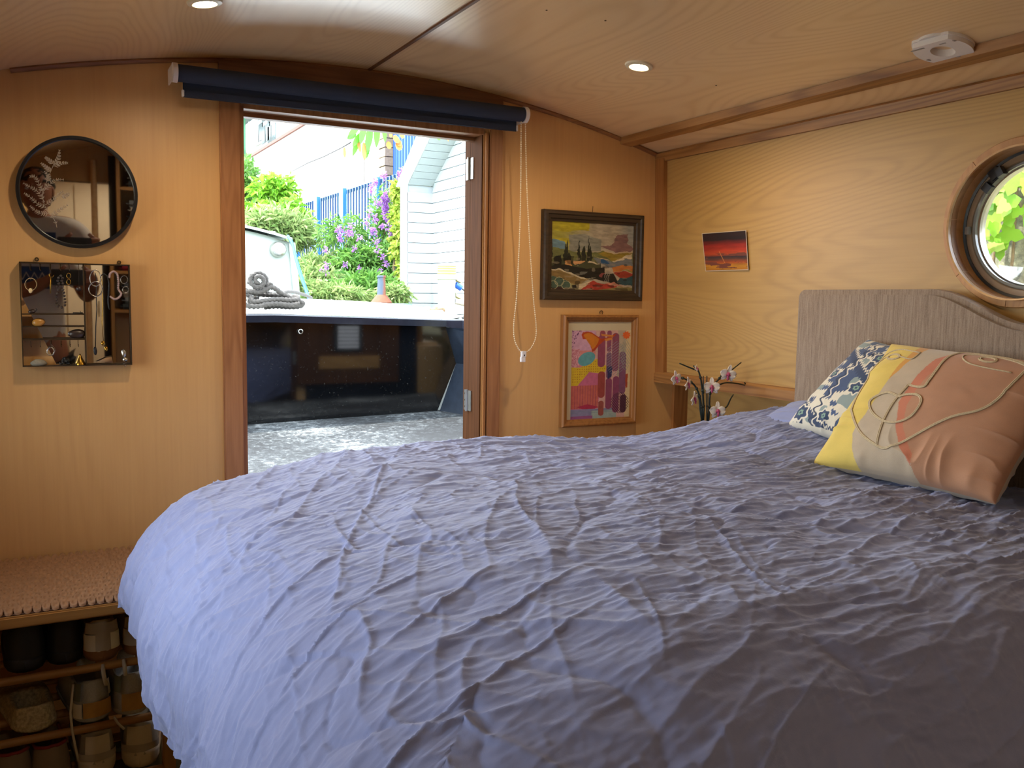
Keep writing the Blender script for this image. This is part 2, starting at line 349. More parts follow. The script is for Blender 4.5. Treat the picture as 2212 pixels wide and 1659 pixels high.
def leaf_door(x0, x1):
    lf = MB(); y0, y1 = D + .0795, D + .122; z0, z1 = .888, 1.822; w = .11
    lf.box((x0, y0, z0), (x0 + w, y1, z1), .003); lf.box((x1 - w, y0, z0), (x1, y1, z1), .003)
    for a, b in ((z0, z0 + .16), (1.28, 1.38), (z1 - .11, z1)): lf.box((x0 + w, y0, a), (x1 - w, y1, b), .003)
    lf.box((x0 + w, y0 + .012, z0 + .16), (x1 - w, y1 - .012, 1.28))
    o = obj('door_leaf', lf, 'leafwood', d1)
    obj('pane', MB().box((x0 + w, y0 + .018, 1.38), (x1 - w, y1 - .018, z1 - .11)), M['glass'], o)
    if x0 > 1:
        v_ = obj('vent_frame', MB().box((1.365, y1, 1.055), (1.515, y1 + .006, 1.20)), 'black', o)
        for k in range(6): obj('vent_slat', MB().box((1.385, y1 + .004, 1.070 + k * .0195), (1.495, y1 + .012, 1.085 + k * .0195)), 'white', o)
        obj('kick_rail', MB().box((x0 + w, y1 - .011, .965), (x1 - w, y1 + .004, 1.03), .002), 'pine', o)
    return o
lr = leaf_door(DX1 - .002, 1.72); ll = leaf_door(-.05, DX0 + .002)
for py in (365, 866):
    p = onX(1018, py, DX1 - .002); hg = MB()
    hg.box((DX1 - .0065, D + .055, p.z - .031), (DX1 - .0035, D + .078, p.z + .031)); hg.box((DX1 - .0065, D + .084, p.z - .031), (DX1 - .0018, D + .104, p.z + .031)); hg.cyl((DX1 - .008, D + .081, p.z - .033), (DX1 - .008, D + .081, p.z + .033), .005, n=10)
    h_ = obj('hinge', hg, 'steel', d1)
    for k in (-.02, 0, .02): obj('screw', MB().cyl((DX1 - .0062, D + .096, p.z + k), (DX1 - .0075, D + .096, p.z + k), .003, n=8), 'darkbrass', h_)

# ---------------------------------------------------------------- porthole
w1 = bpy.data.objects.new('window_1', None); COL.objects.link(w1); w1['kind'] = 'structure'; w1.location = (1.82, PY, PZ - .175)
def px_ring(r0, r1, x0, x1, n=72, bev=.002):
    return [(r0, x0 + bev), (r0 + bev, x0), (r1 - bev, x0), (r1, x0 + bev), (r1, x1), (r0, x1)]
M['ringwood'] = wood('ring_wood', 'cf9c5e', 'a87440', 'Z', 24, .4, .45, 5, .3, fibre=.3)
seg = 8
for k in range(seg):
    a0, a1 = 2 * PI * (k + .15) / seg, 2 * PI * (k + 1.15) / seg; mb = MB(); n = 9; vs_ = []
    for i in range(n + 1):
        a = a0 + .004 + (a1 - a0 - .008) * i / n
        for r, x in ((.156, -.008), (.158, -.010), (.174, -.010), (.176, -.007), (.176, .01), (.156, .01)):
            z = PZ + r * math.sin(a); vs_.append((xr(z) + x, PY + r * math.cos(a), z))
    fs = [(i * 6 + j, i * 6 + (j + 1) % 6, (i + 1) * 6 + (j + 1) % 6, (i + 1) * 6 + j) for i in range(n) for j in range(6)] + [tuple(range(6))[::-1], tuple(range(n * 6, n * 6 + 6))]
    mb.add(vs_, fs); obj('trim_segment', mb, 'ringwood', w1)
M['sleeve'] = wood('sleeve_wood', 'f0c890', 'd0a068', 'X', 12, .3, .35, 5, .5, coat=.3)
def ring(name, prof, mat, smooth=True): return obj(name, MB().lathe(prof, (1.82, PY, PZ), 'X', 96, closed=True), mat, w1, .6)
ring('sleeve', [(.1565, -.016), (.160, -.018), (.160, .070), (.1565, .070)], 'sleeve')
ring('gasket', [(.151, .036), (.157, .034), (.157, .042), (.151, .042)], 'black')
M['bronze'] = plain('brown_metal', 'a08a70', .35, metal=.2, var=.15)
ring('outer_ring', [(.137, .040), (.139, .038), (.156, .038), (.156, .07), (.137, .07)], 'bronze')
ring('inner_ring', [(.127, .050), (.130, .046), (.137, .046), (.139, .050), (.139, .07), (.127, .07)], 'steel')
M['acrylic'] = glassm('acrylic', alpha=.25)
ring('acrylic_rim', [(.1295, .038), (.134, .036), (.136, .038), (.136, .046), (.1295, .046)], plain('clear_rim', 'c9cdc8', .1, var=.1, Transmission_Weight=.5))
obj('pane', MB().lathe([(0, .056), (.128, .056), (.128, .059), (0, .059)], (1.82, PY, PZ), 'X', 64), 'glass', w1, .6)
def rot_box(c, u, v, w, a, b, d):
    c, u, v, w = map(Vector, (c, u, v, w)); mb = MB()
    mb.add([(c + i * a * u + j * b * v + k * d * w)[:] for k in (-1, 1) for i, j in ((-1, -1), (1, -1), (1, 1), (-1, 1))], [(0, 3, 2, 1), (4, 5, 6, 7), (0, 1, 5, 4), (1, 2, 6, 5), (2, 3, 7, 6), (3, 0, 4, 7)]); return mb
ca = math.radians(50)                       # the black catch at upper left
for k, (da, r, a, b) in enumerate(((0, .131, .026, .007), (4, .139, .012, .011), (-9, .126, .009, .010), (10, .131, .007, .010))):
    an = ca + math.radians(da); ct = (1.852 - .004 * k, PY + r * math.cos(an), PZ + r * math.sin(an))
    obj('catch', rot_box(ct, (0, -math.sin(an), math.cos(an)), (0, math.cos(an), math.sin(an)), (1, 0, 0), a, b, .007), 'black', w1)
obj('clip', MB().box((1.848, PY + .138, PZ - .014), (1.858, PY + .148, PZ + .003), .001), 'steel', w1)

# ---------------------------------------------------------------- ceiling downlights, puck
def downlight(x, y, label, k=1.0):
    z = cz(x); sl = -.294 * (x - .83); t = thing('ceiling_downlight', (x, y, z), label, 'ceiling light', 'round downlights in the cabin ceiling')
    def L(prof, name, mat):
        mb = MB().lathe(prof, (x, y, z), 'Z', 28); mb.v = [(a, b, c + (a - x) * sl) for a, b, c in mb.v]; return obj(name, mb, mat, t, .7)
    L([(.021, .001), (.021, -.003), (.024, -.006), (.033, -.004), (.035, .001)], 'bezel', 'whitering')
    L([(0, -.0005), (.0205, -.0005), (.0205, .0005), (0, .0005)], 'lens', 'lampglow')
    l = bpy.data.lights.new('lamp', 'SPOT'); l.energy = LAMP_W * k; l.color = LAMP_COL; l.spot_size = 2.9; l.spot_blend = .6; l.shadow_soft_size = .02
    lo = bpy.data.objects.new('lamp', l); COL.objects.link(lo); lo.parent = t; lo.location = (0, 0, -.012)
    return t
M['whitering'] = plain('lamp_bezel', 'dccfb0', .35, var=.03)
M['lampglow'] = emit('lamp_lens', (1, .80, .50, 1), 26)
downlight(1.335, 1.86, 'lit round downlight in the ceiling between doorway and porthole')
downlight(.325, 1.91, 'lit downlight at the very top edge above the blind, left part')
for i, y in enumerate((-.55, -2.3)):
    for x, w in ((.325, 'left'), (1.335, 'right')): downlight(x, y, 'lit downlight behind the viewer, ' + ('nearer' if i == 0 else 'farther') + ' pair, ' + w + ' side', 1.0)
pt = onX(2063, 88, 1.655); pcz = cz(1.63)
pk = thing('ceiling_mounting_plate', (1.625, 1.235, pcz), 'white plastic ring plate with a round centre hole on the ceiling', 'mounting plate')
def plate(r, flat, z0, z1, hole, n=48):
    pts = []
    for i in range(n):
        a = 2 * PI * i / n; x_, y_ = r * math.cos(a), r * math.sin(a); x_ = max(x_, -flat) ; pts.append((x_, y_))
    vs_ = []; k = n
    for z in (z0, z1):
        vs_ += [(1.625 + p[0], 1.235 + p[1], pcz + z - .234 * p[0]) for p in pts] + [(1.625 + hole * math.cos(2 * PI * i / n), 1.235 + hole * math.sin(2 * PI * i / n), pcz + z - .234 * hole * math.cos(2 * PI * i / n)) for i in range(n)]
    fs = []
    for i in range(n):
        j = (i + 1) % n; fs += [(i, j, n + j, n + i), (2 * n + i, 3 * n + i, 3 * n + j, 2 * n + j), (i, 2 * n + i, 2 * n + j, j), (n + i, n + j, 3 * n + j, 3 * n + i)]
    return MB().add(vs_, fs)
obj('plate', plate(.056, .040, -.013, .002, .023), 'white', pk)
obj('raised_edge', plate(.058, .043, -.004, .004, .050), 'white', pk)
M['greyplastic'] = plain('grey_plastic', '9b948f', .5)
for (a, b, c, d) in ((-.03, .034, .003, .03), (.036, -.012, .005, .008), (.02, .044, .008, .004), (-.026, -.046, .006, .005), (-.028, -.02, .002, .014)):
    obj('slot', MB().box((1.625 + a - c, 1.235 + b - d / 2, pcz - .0135 - .234 * a), (1.625 + a + c, 1.235 + b + d / 2, pcz - .0125 - .234 * a)), 'greyplastic', pk)
# ================================================================ BED
def duvet_base(P, Q):
    return .945 + .047 * ss(P, .3, .65) - .022 * ss(P, .9, 1.7) + .085 * ss(P, 1.15, 1.75) * ss(Q, 1.15, 1.62) - .02 * ss(-Q, -1.15, -.6)
BX0, BX1, BY0, BY1, RX, RY = .37, 1.735, .80, 1.88, .22, .17
def duvet_map(P, Q):
    hx, hy = .37, .36
    x0 = BX0 + .03 * ss(-Q, -1.7, -1.3); y1 = BY1 - .14 * ss(P, .9, 1.5); Q = np.where(Q > 1.3, 1.3 + (Q - 1.3) * (y1 - 1.3) / (BY1 - 1.3), Q)
    cx = np.clip(P, x0, None); cy = np.minimum(np.clip(Q, BY0, None), y1); dx = P - cx; dy = Q - cy; l = np.hypot(dx, dy) + 1e-9
    mx = np.maximum(np.abs(dx) / hx, np.abs(dy) / hy) + 1e-9; lb = l / mx; lim = np.minimum(lb, hx * 1.04)
    lim = lim * (1 + .05 * np.sin(Q * 9 + 1) * (np.abs(dx) > np.abs(dy)) + .03 * np.sin(P * 14))
    l2 = l * lim / lb; w = (dx / l) ** 2; r = RX * w + np.where(dy < 0, .27, RY) * (1 - w); th = np.clip(l2 / r, 0, PI / 2)
    ex = np.clip(l2 - r * PI / 2, 0, None)
    rr = r * np.sin(th) + ex * (.10 * np.sin(Q * 22 + P * 9)); z = -r * (1 - np.cos(th)) - ex
    return np.stack([cx + dx / l * rr, cy + dy / l * rr, duvet_base(P, Q) + z], -1)
nP, nQ = 560, 700
P_, Q_ = np.meshgrid(np.linspace(BX0 - .37 + .001, 1.735, nP), np.linspace(BY0 - .36, BY1 + .36, nQ), indexing='ij')
B_ = duvet_map(P_, Q_)
gx = np.gradient(B_, axis=0); gy = np.gradient(B_, axis=1); N_ = np.cross(gx, gy); N_ /= (np.linalg.norm(N_, axis=-1, keepdims=True) + 1e-12)
def ridge(x, y, seed, p=3.0): return (1 - np.abs(2 * fbm(x, y, 2, seed) - 1)) ** p
wx = .035 * (fbm(P_ * 5, Q_ * 5, 3, 3) - .5); wy = .035 * (fbm(P_ * 5, Q_ * 5, 3, 8) - .5)
u_ = P_ + wx; v_ = Q_ + wy
head = ss(P_, .55, 1.15)
def layer(ang, fa, fc, seed, p, amp, mlo=.45, mhi=.62):
    c, s = math.cos(math.radians(ang)), math.sin(math.radians(ang)); a = u_ * c + v_ * s; b = -u_ * s + v_ * c
    n = np.abs(2 * vn(a * fa, b * fc, seed) - 1); n2 = np.abs(2 * vn(a * fa * 1.7 + 3, b * fc * 1.6, seed + 50) - 1)
    m = ss(fbm(u_ * 3.1 + seed, v_ * 3.1, 2, seed + 7), mlo, mhi); return amp * m * (np.exp(-n * p) + .55 * np.exp(-n2 * p * .8))
disp = .016 * (fbm(u_ * 3, v_ * 5, 2, 11) - .5) + .006 * (fbm(u_ * 8, v_ * 14, 2, 12) - .5)
hh_ = .28 + .55 * head
for an, fa, fc, sd_, p_, am in ((6, 1.9, 16, 101, 9, .0070), (-10, 2.2, 24, 102, 8, .0060), (18, 2.0, 21, 103, 8, .0060), (-2, 3.0, 42, 104, 6, .0042), (10, 3.6, 54, 105, 5, .0042), (0, 4.5, 75, 107, 4, .0032), (-28, 3.4, 26, 106, 8, .0040)): disp += hh_ * layer(an, fa, fc, sd_, p_, am, .34, .55)
ff_ = (1 - .75 * head)
for an, fa, fc, sd_, p_, am in ((62, 3.0, 11, 111, 12, .0075), (-48, 3.0, 10, 112, 12, .0070), (20, 3.4, 12, 113, 12, .0070), (85, 5, 19, 114, 9, .0045), (-20, 5, 20, 115, 9, .0045), (40, 7, 30, 116, 7, .0028)): disp += .72 * ff_ * layer(an, fa, fc, sd_, p_, am, .46, .62)
disp += .0012 * ridge(u_ * 34, v_ * 60, 25, 2) - .005 * ridge(u_ * 4 - v_ * 4, v_ * 6 + u_ * 4, 26, 9)
sd = ss(-P_, -BX0 - .02, -.02)             # on the hanging foot end the folds run downwards
disp += sd * .012 * (fbm(P_ * 2.5, Q_ * 16, 2, 31) - .5) * 2
edge = np.minimum(ss(Q_, BY0 - .36, BY0 - .30), 1)
V_ = B_ + N_ * (disp * np.sign(N_[nP // 2, nQ // 2, 2]))[..., None]
t = NT('lavender_cotton'); nz = t.noise(t.coord(), 900, 3, .7); nb = t.noise(t.coord(), 60, 4, .6); g = t.noise(t.coord(), 3, 2)
t.p(Base_Color=t.mix(t.math('MULTIPLY', nb, .22), t.mix(g, lin('8088b0'), lin('8a93ba')), lin('60658a')), Roughness=.85, Sheen_Weight=.25, Sheen_Roughness=.5)
t.bump(t.math('ADD', t.math('MULTIPLY', nz, .25), nb), .35, .003); M['duvet'] = t.m
dv = fast('duvet', V_.reshape(-1, 3), gfaces(nP, nQ), 'duvet', label='crumpled lavender blue cotton duvet spread over the bed', category='duvet')
bed = thing('bed', (1.0, 1.15, 0), 'raised double bed under the duvet with grey upholstered headboard', 'bed')
bb = MB(); bb.box((.275, .66, 0), (.295, 1.82, .64), .002); bb.box((.295, .66, 0), (1.75, .68, .50)); bb.box((.295, 1.80, 0), (1.75, 1.82, .50)); bb.box((.295, .68, .46), (1.75, 1.80, .50))
M['bedpine'] = wood('bed_pine', 'caa061', '9a7038', 'Z', 16, .3, .5, 5, .1)
obj('base', bb, 'bedpine', bed)
M['ticking'] = plain('mattress_ticking', 'cfc9c0', .8)
obj('mattress', MB().box((.31, .72, .50), (1.735, 1.79, .84), .05), 'ticking', bed)
# headboard
def hb_prof(grow=0.0):
    L = [(1.72, .45)]; L += [(1.72 - .022 + .022 * math.cos(a), 1.366 - .022 + .022 * math.sin(a)) for a in np.linspace(0, PI / 2, 7)]
    ys = np.linspace(1.36, 1.10, 26); L += [(y, 1.293 + .073 * float(ss(y, 1.10, 1.335)) ) for y in ys]
    R_ = [(2.1 - y, z) for y, z in L[::-1]]; return L + R_
t = NT('headboard_weave'); nz = t.noise(t.coord((1, 220, 14)), 1.0, 4, .7); n2 = t.noise(t.coord((1, 1, 1)), 500, 2)
t.p(Base_Color=t.ramp(t.math('MULTIPLY_ADD', n2, .3, t.math('MULTIPLY', nz, .8)), [(.3, lin('6b5847')), (.55, lin('927d69')), (.8, lin('a8957f'))]), Roughness=.9, Sheen_Weight=.3)
t.bump(nz, .5, .002); M['weave'] = t.m
pr = hb_prof(); k = len(pr); bm = bmesh.new(); a_ = [bm.verts.new((1.747, y, z)) for y, z in pr]; b_ = [bm.verts.new((1.80, y, z)) for y, z in pr]
bm.faces.new(a_); bm.faces.new(b_[::-1])
for i in range(k): bm.faces.new((a_[i], b_[i], b_[(i + 1) % k], a_[(i + 1) % k]))
bmesh.ops.recalc_face_normals(bm, faces=bm.faces[:]); fe = [e for e in bm.edges if len(e.link_faces) == 2 and abs(e.verts[0].co.x - e.verts[1].co.x) < 1e-6]
bmesh.ops.bevel(bm, geom=fe, offset=.012, segments=4, affect='EDGES'); bm.verts.index_update()
obj('headboard', ([v.co[:] for v in bm.verts], [[v.index for v in f.verts] for f in bm.faces]), 'weave', bed, .7, label='grey-brown woven upholstered headboard with a scooped top'); bm.free()

# ---------------------------------------------------------------- cushions
def homog(src, dst):
    A = []
    for (x, y), (u, v) in zip(src, dst): A += [[x, y, 1, 0, 0, 0, -u * x, -u * y], [0, 0, 0, x, y, 1, -v * x, -v * y]]
    h = np.linalg.solve(np.array(A, float), np.array([c for d in dst for c in d], float)); return np.append(h, 1).reshape(3, 3)
def hmap(Hm, pts): q = np.hstack([np.array(pts, float), np.ones((len(pts), 1))]) @ Hm.T; return q[:, :2] / q[:, 2:]
UV = [(0, 0), (1, 0), (1, 1), (0, 1)]
def cush_point(C, u, v, T, side=1, wr=0.0, seed=0, nrm=None):
    u = np.asarray(u, float); v = np.asarray(v, float); a, b = 2 * u - 1, 2 * v - 1
    pin = .055; a2 = a * (1 - pin * (1 - b ** 2) ** .8 * np.abs(a) ** 2); b2 = b * (1 - pin * (1 - a ** 2) ** .8 * np.abs(b) ** 2)
    U, Vv = (a2 + 1) / 2, (b2 + 1) / 2; C = [np.array(c, float) for c in C]
    P = (1 - U)[..., None] * (1 - Vv)[..., None] * C[0] + U[..., None] * (1 - Vv)[..., None] * C[1] + U[..., None] * Vv[..., None] * C[2] + (1 - U)[..., None] * Vv[..., None] * C[3]
    n = np.cross(C[1] - C[0], C[3] - C[0]); n /= np.linalg.norm(n)
    bul = np.clip((1 - a ** 2) * (1 - b ** 2), 0, 1) ** .42
    e = np.clip(1 - bul, 0, 1)
    w = wr * ((ridge(u * 7, v * 2.2, seed + 3, 4) * ss(-v, -.35, 0) + ridge(v * 7, u * 2.2, seed + 4, 4) * (ss(-u, -.25, 0) + ss(u, .75, 1)) * .6) * np.sqrt(bul) + .5 * (fbm(u * 4, v * 4, 3, seed) - .5) * bul)
    return P + n * (side * (T * bul) + side * w)[..., None]
def cushion(name, C, T, paintf, mat, label, n=120, wr=.012, seed=0, backcol=None, group=None):
    g = np.linspace(0, 1, n); U, Vv = np.meshgrid(g, g, indexing='ij')
    base = tuple(np.mean(np.array(C, float), 0)); base = (base[0], base[1], min(c[2] for c in C))
    t_ = thing(name, base, label, 'cushion', group)
    pf = paintf(U, Vv) if paintf else None
    F = cush_point(C, U, Vv, T, 1, wr, seed); Bk = cush_point(C, U, Vv, T, -1, wr, seed + 9)
    V = np.vstack([F.reshape(-1, 3), Bk.reshape(-1, 3)]); Fc = gfaces(n, n); Fc = np.vstack([Fc, Fc[:, ::-1] + n * n])
    cover = None if pf is None else np.vstack([pf.reshape(-1, 3), (np.broadcast_to(backcol, (n * n, 3)) if backcol is not None else pf.reshape(-1, 3))])
    fast('cover', V, Fc, mat, t_, True, cover); return t_
def inpoly(U, V, poly):
    r = np.zeros(U.shape, bool); n = len(poly)
    for i in range(n):
        x1, y1 = poly[i]; x2, y2 = poly[(i + 1) % n]
        if y1 == y2: continue
        c = ((y1 > V) != (y2 > V)) & (U < (x2 - x1) * (V - y1) / (y2 - y1) + x1); r ^= c
    return r
def l3(c): return np.array(lin(c)[:3])
ZS = 532 / 1697.0
def zp(x, y): return (1680 + x * ZS, 600 + y * ZS)
BLp, BRp, TRp, TLp = zp(238, 1288), zp(1500, 1562), zp(2098, 618), zp(785, 458)
C1 = [onX(*BLp, 1.45), onX(*BRp, 1.475), onX(*TRp, 1.665), onX(*TLp, 1.665)]
Hc = homog([(238, 1288), (1500, 1562), (2098, 618), (785, 458)], UV)
def facepaint(U, V):
    c = np.empty(U.shape + (3,)); c[:] = l3('b9a589')
    jx = .006 * (fbm(U * 20, V * 20, 2, 5) - .5)
    def poly(pts, col): c[inpoly(U + jx, V + jx, hmap(Hc, pts))] = l3(col)
    poly([(1310, 590), (1360, 540), (1480, 500), (2400, 400), (2400, 2000), (980, 2000), (990, 1390), (965, 1150), (1000, 1000), (1080, 860), (1200, 720)], 'b58360')
    poly([(1310, 590), (1180, 660), (1060, 800), (1000, 900), (940, 990), (918, 1150), (935, 1290), (985, 1400), (1010, 1330), (968, 1150), (1000, 1010), (1080, 880), (1200, 730)], 'c27453')
    poly([(-300, 1700), (500, 100), (1060, 100), (1052, 505), (880, 770), (790, 900), (690, 1040), (590, 1160), (575, 1280), (610, 1700)], 'd9bc58')
    poly([(1055, 200), (1140, 200), (1132, 510), (1060, 600), (940, 720), (850, 815), (895, 720), (985, 610), (1045, 505)], 'd0943c')
    c *= (.92 + .16 * fbm(U * 14, V * 14, 3, 2))[..., None]; return c
M['paintcloth'] = vcol('painted_cotton', .85, .2, .25, 700)
cu = cushion('cushion', C1, .062, facepaint, 'paintcloth', 'yellow, beige and tan cushion with a corded line drawing of a face', 260, .016, 2, backcol=l3('b9a589'))
def sm(pts, m=8):                          # Catmull-Rom
    P = [np.array(p, float) for p in pts]; P = [2 * P[0] - P[1]] + P + [2 * P[-1] - P[-2]]; out = []
    for i in range(1, len(P) - 2):
        for k in range(m):
            t = k / m; out.append(.5 * (2 * P[i] + (P[i + 1] - P[i - 1]) * t + (2 * P[i - 1] - 5 * P[i] + 4 * P[i + 1] - P[i + 2]) * t * t + (3 * P[i] - P[i - 1] - 3 * P[i + 1] + P[i + 2]) * t ** 3))
    return out + [P[-2]]
M['cord'] = plain('beige_cord', 'c9b48e', .9, var=.3, scale=300)
def el(cx_, cy_, rx, ry, rot=0): return [(cx_ + rx * math.cos(a) * math.cos(rot) - ry * math.sin(a) * math.sin(rot), cy_ + rx * math.cos(a) * math.sin(rot) + ry * math.sin(a) * math.cos(rot)) for a in np.linspace(0, 2 * PI, 13)]
cords = [[(1060, 590), (920, 556), (820, 560), (750, 600), (722, 655)], el(855, 620, 52, 25, .1), [(735, 640), (780, 612), (810, 614)], [(905, 622), (1005, 655), (1060, 590)],
         [(722, 655), (655, 720), (632, 790), (590, 880), (566, 980), (590, 1060), (650, 1170), (740, 1250), (820, 1290), (920, 1275), (1100, 1190), (1300, 1100), (1480, 1045), (1600, 970), (1697, 850), (1800, 700), (1850, 600)],
         [(770, 1265), (830, 1110), (900, 990), (1008, 868)], [(1008, 868), (1060, 886), (1120, 890), (1150, 850), (1200, 760), (1250, 660), (1320, 590), (1400, 560), (1550, 580), (1697, 620), (1850, 700)],
         [(940, 950), (860, 915), (780, 925), (716, 965), (740, 1040), (830, 1110), (930, 1125), (1040, 1085), (1102, 1000), (1080, 950), (1000, 940), (940, 950)],
         [(1780, 680), (1697, 640), (1550, 600), (1400, 600), (1366, 640), (1420, 700), (1550, 735), (1697, 755)], el(1535, 645, 56, 28, .1)]
for c in cords:
    uv = np.clip(hmap(Hc, sm(c, 6)), .01, .99)
    for off in (-.0035, .0035) if len(c) > 10 or c[0] == (770, 1265) else (0,):
        d = np.gradient(uv, axis=0); nn = np.stack([-d[:, 1], d[:, 0]], 1); nn /= np.linalg.norm(nn, axis=1, keepdims=True) + 1e-9; q = uv + nn * off
        pts = cush_point(C1, q[:, 0], q[:, 1], .062 + .0012, 1, .016, 2); obj('cord', MB().tube([tuple(p) for p in pts], .0016, 6), 'cord', cu, True)
# ikat cushion behind
C2 = [onX(*zp(62, 1032), 1.59), onX(*zp(700, 1230), 1.56), onX(*zp(1250, 560), 1.71), onX(*zp(628, 425), 1.725)]
def ikat(U, V):
    c = np.empty(U.shape + (3,)); c[:] = l3('ddd3bb'); tooth = np.abs(((U * 30) % 1) - .5) * 2; tv = np.abs(((V * 26) % 1) - .5) * 2
    n1 = vn(U * 11 + .5 * V, V * 13 + .35 * tooth, 43); n2 = vn(U * 19 + 7, V * 23 + .5 * tooth, 44); n3 = vn(U * 9 + 3, V * 10, 47)
    c[n1 > .56] = l3('3f5070'); c[(n2 > .66) & (n1 < .50)] = l3('46587a'); c[(n3 > .76)] = l3('8a9792'); c[(np.abs(n1 - .56) < .02)] = l3('28344c')
    z = ((U * .55 + V) * 1.7) % 1 + .05 * tooth; c[(z > .42) & (z < .54)] = l3('32415e'); c[(z > .54) & (z < .575)] = l3('ddd3bb')
    sc = np.abs(U - .30 - .03 * np.sin(V * 60)) < .012; c[sc] = l3('2b3850'); c[np.abs(U - .33 - .02 * np.sin(V * 60)) < .008] = l3('e2d8c2'); sc = np.abs(U - .72 - .025 * np.sin(V * 55)) < .012; c[sc] = l3('2b3850')
    c[(V < .035) | (U < .02)] = l3('ddd3bb')
    for cu_, cv_, r in ((.13, .13, .075), (.42, .14, .06), (.55, .45, .06), (.16, .55, .05), (.5, .78, .06)):
        d = np.hypot(U - cu_, (V - cv_) * 1.2) * (1 + .15 * np.sin(6 * np.arctan2(V - cv_, U - cu_))); c[(d < r * 1.3)] = l3('e0d6c0'); c[d < r] = l3('31425f'); c[d < r * .45] = l3('86a58c'); c[d < r * .2] = l3('31425f')
    return c
cushion('cushion', C2, .055, ikat, 'paintcloth', 'cream and navy blue ikat patterned cushion leaning behind the face cushion', 260, .008, 12, backcol=l3('ddd3bb'))
# lavender sleeping pillow, pale blue pillow and dark cushion at the right
C3 = [(1.60, 1.72, 1.012), (1.60, 1.12, 1.01), (1.735, 1.12, 1.085), (1.735, 1.70, 1.075)]
t = cushion('pillow', C3, .045, None, 'duvet', 'lavender sleeping pillow lying flat behind the ikat cushion', 60, .01, 22); t['category'] = 'pillow'
M['paleblue'] = plain('pale_blue_cotton', 'c4d2dc', .85, var=.1)
C4 = [(1.66, .98, 1.02), (1.66, .56, 1.02), (1.735, .56, 1.27), (1.735, .985, 1.262)]
t = cushion('pillow', C4, .04, None, 'paleblue', 'pale blue pillow peeping above the face cushion by the headboard', 40, .008, 23); t['category'] = 'pillow'
M['olive'] = plain('dark_olive_cloth', '2b2a20', .9, var=.5, scale=200)
C5 = [(1.56, .93, .955), (1.53, .55, .955), (1.66, .55, 1.17), (1.67, .93, 1.17)]
cushion('cushion', C5, .045, None, 'olive', 'dark olive cushion at the right behind the tan corner of the face cushion', 40, .008, 24)
# ================================================================ ROLLER BLIND with bead chain
BLY = 2.325
b0 = onY(372, 156, BLY); b1 = onY(1137, 249, BLY)
bl = thing('roller_blind', (b0.x, BLY, b0.z - .05), 'navy roller blind rolled up above the doorway', 'blind')
zc = (b0.z + b1.z) / 2; xa, xb = b0.x, b1.x
def rollz(x): return b0.z + (b1.z - b0.z) * (x - xa) / (xb - xa)
rl = MB(); rl.cyl((xa + .012, BLY, rollz(xa)), (xb - .012, BLY, rollz(xb)), .0205, n=28); obj('roll', rl, 'navy', bl, .7)
fb = MB(); x0, x1 = xa + .026, xb - .022
fb.prism([(x0, BLY + .0185, rollz(x0) - .004), (x1, BLY + .0185, rollz(x1) - .004), (x1, BLY + .0185, onY(1120, 282, BLY).z), (x0, BLY + .0185, onY(390, 206, BLY).z)], (0, .0012, 0)); obj('fabric', fb, 'navy', bl)
bz0, bz1 = onY(390, 206, BLY).z, onY(1120, 282, BLY).z
bbm = MB(); bbm.prism([(x0, BLY + .014, bz0 + .001), (x1, BLY + .014, bz1 + .001), (x1, BLY + .014, bz1 + .017), (x0, BLY + .014, bz0 + .017)], (0, .009, 0)); obj('bottom_bar', bbm, 'navy', bl)
for x, z in ((x0, bz0), (x1, bz1)): obj('bar_end', MB().box((x - .003, BLY + .013, z + .001), (x + .003, BLY + .024, z + .017), .001), 'white', bl)
for x, s in ((xa, -1), (xb, 1)):
    bk = MB(); z = rollz(x); bk.cyl((x, BLY, z), (x + s * -.011, BLY, z), .023, n=28); bk.box((x - .0015, BLY, z - .019), (x + .0015, D - .012, z + .019), .001); obj('bracket', bk, 'white', bl, .7)
M['bead'] = plain('bead_chain', 'f0dcb8', .35, var=.03)
LP = [(1126, 264), (1125, 400), (1122, 520), (1116, 640), (1110, 700), (1112, 735), (1123, 757), (1133, 762), (1146, 753), (1157, 730), (1158, 700), (1152, 640), (1144, 520), (1138, 400), (1135, 264)]
P3 = [onY(x, y, BLY - .004) for x, y in [tuple(p) for p in sm(LP, 10)]]
path = []; acc = 0
for a, b in zip(P3, P3[1:]):
    L = (b - a).length; d = acc
    while d < L: path.append(a + (b - a) * (d / L)); d += .0062
    acc = d - L
ch = MB()
for p in path: ch.ball(p, .0023, 6, 4)
ch.tube([tuple(p) for p in P3[::2]], .0006, 4); o = obj('bead_chain', ch, 'bead', bl, True); o['kind'] = 'stuff'
cc = onY(1130, 770, BLY - .006); cb = MB(); cb.box((cc.x - .008, cc.y - .005, cc.z - .016), (cc.x + .006, cc.y + .006, cc.z - .001), .001); cb.box((cc.x - .006, cc.y - .006, cc.z - .001), (cc.x + .008, cc.y + .006, cc.z + .016), .001); obj('chain_clip', cb, 'white', bl)
obj('chain_clip_hole', MB().cyl((cc.x + .001, cc.y - .0065, cc.z + .004), (cc.x + .001, cc.y - .0055, cc.z + .004), .0022, n=10), 'black', bl)

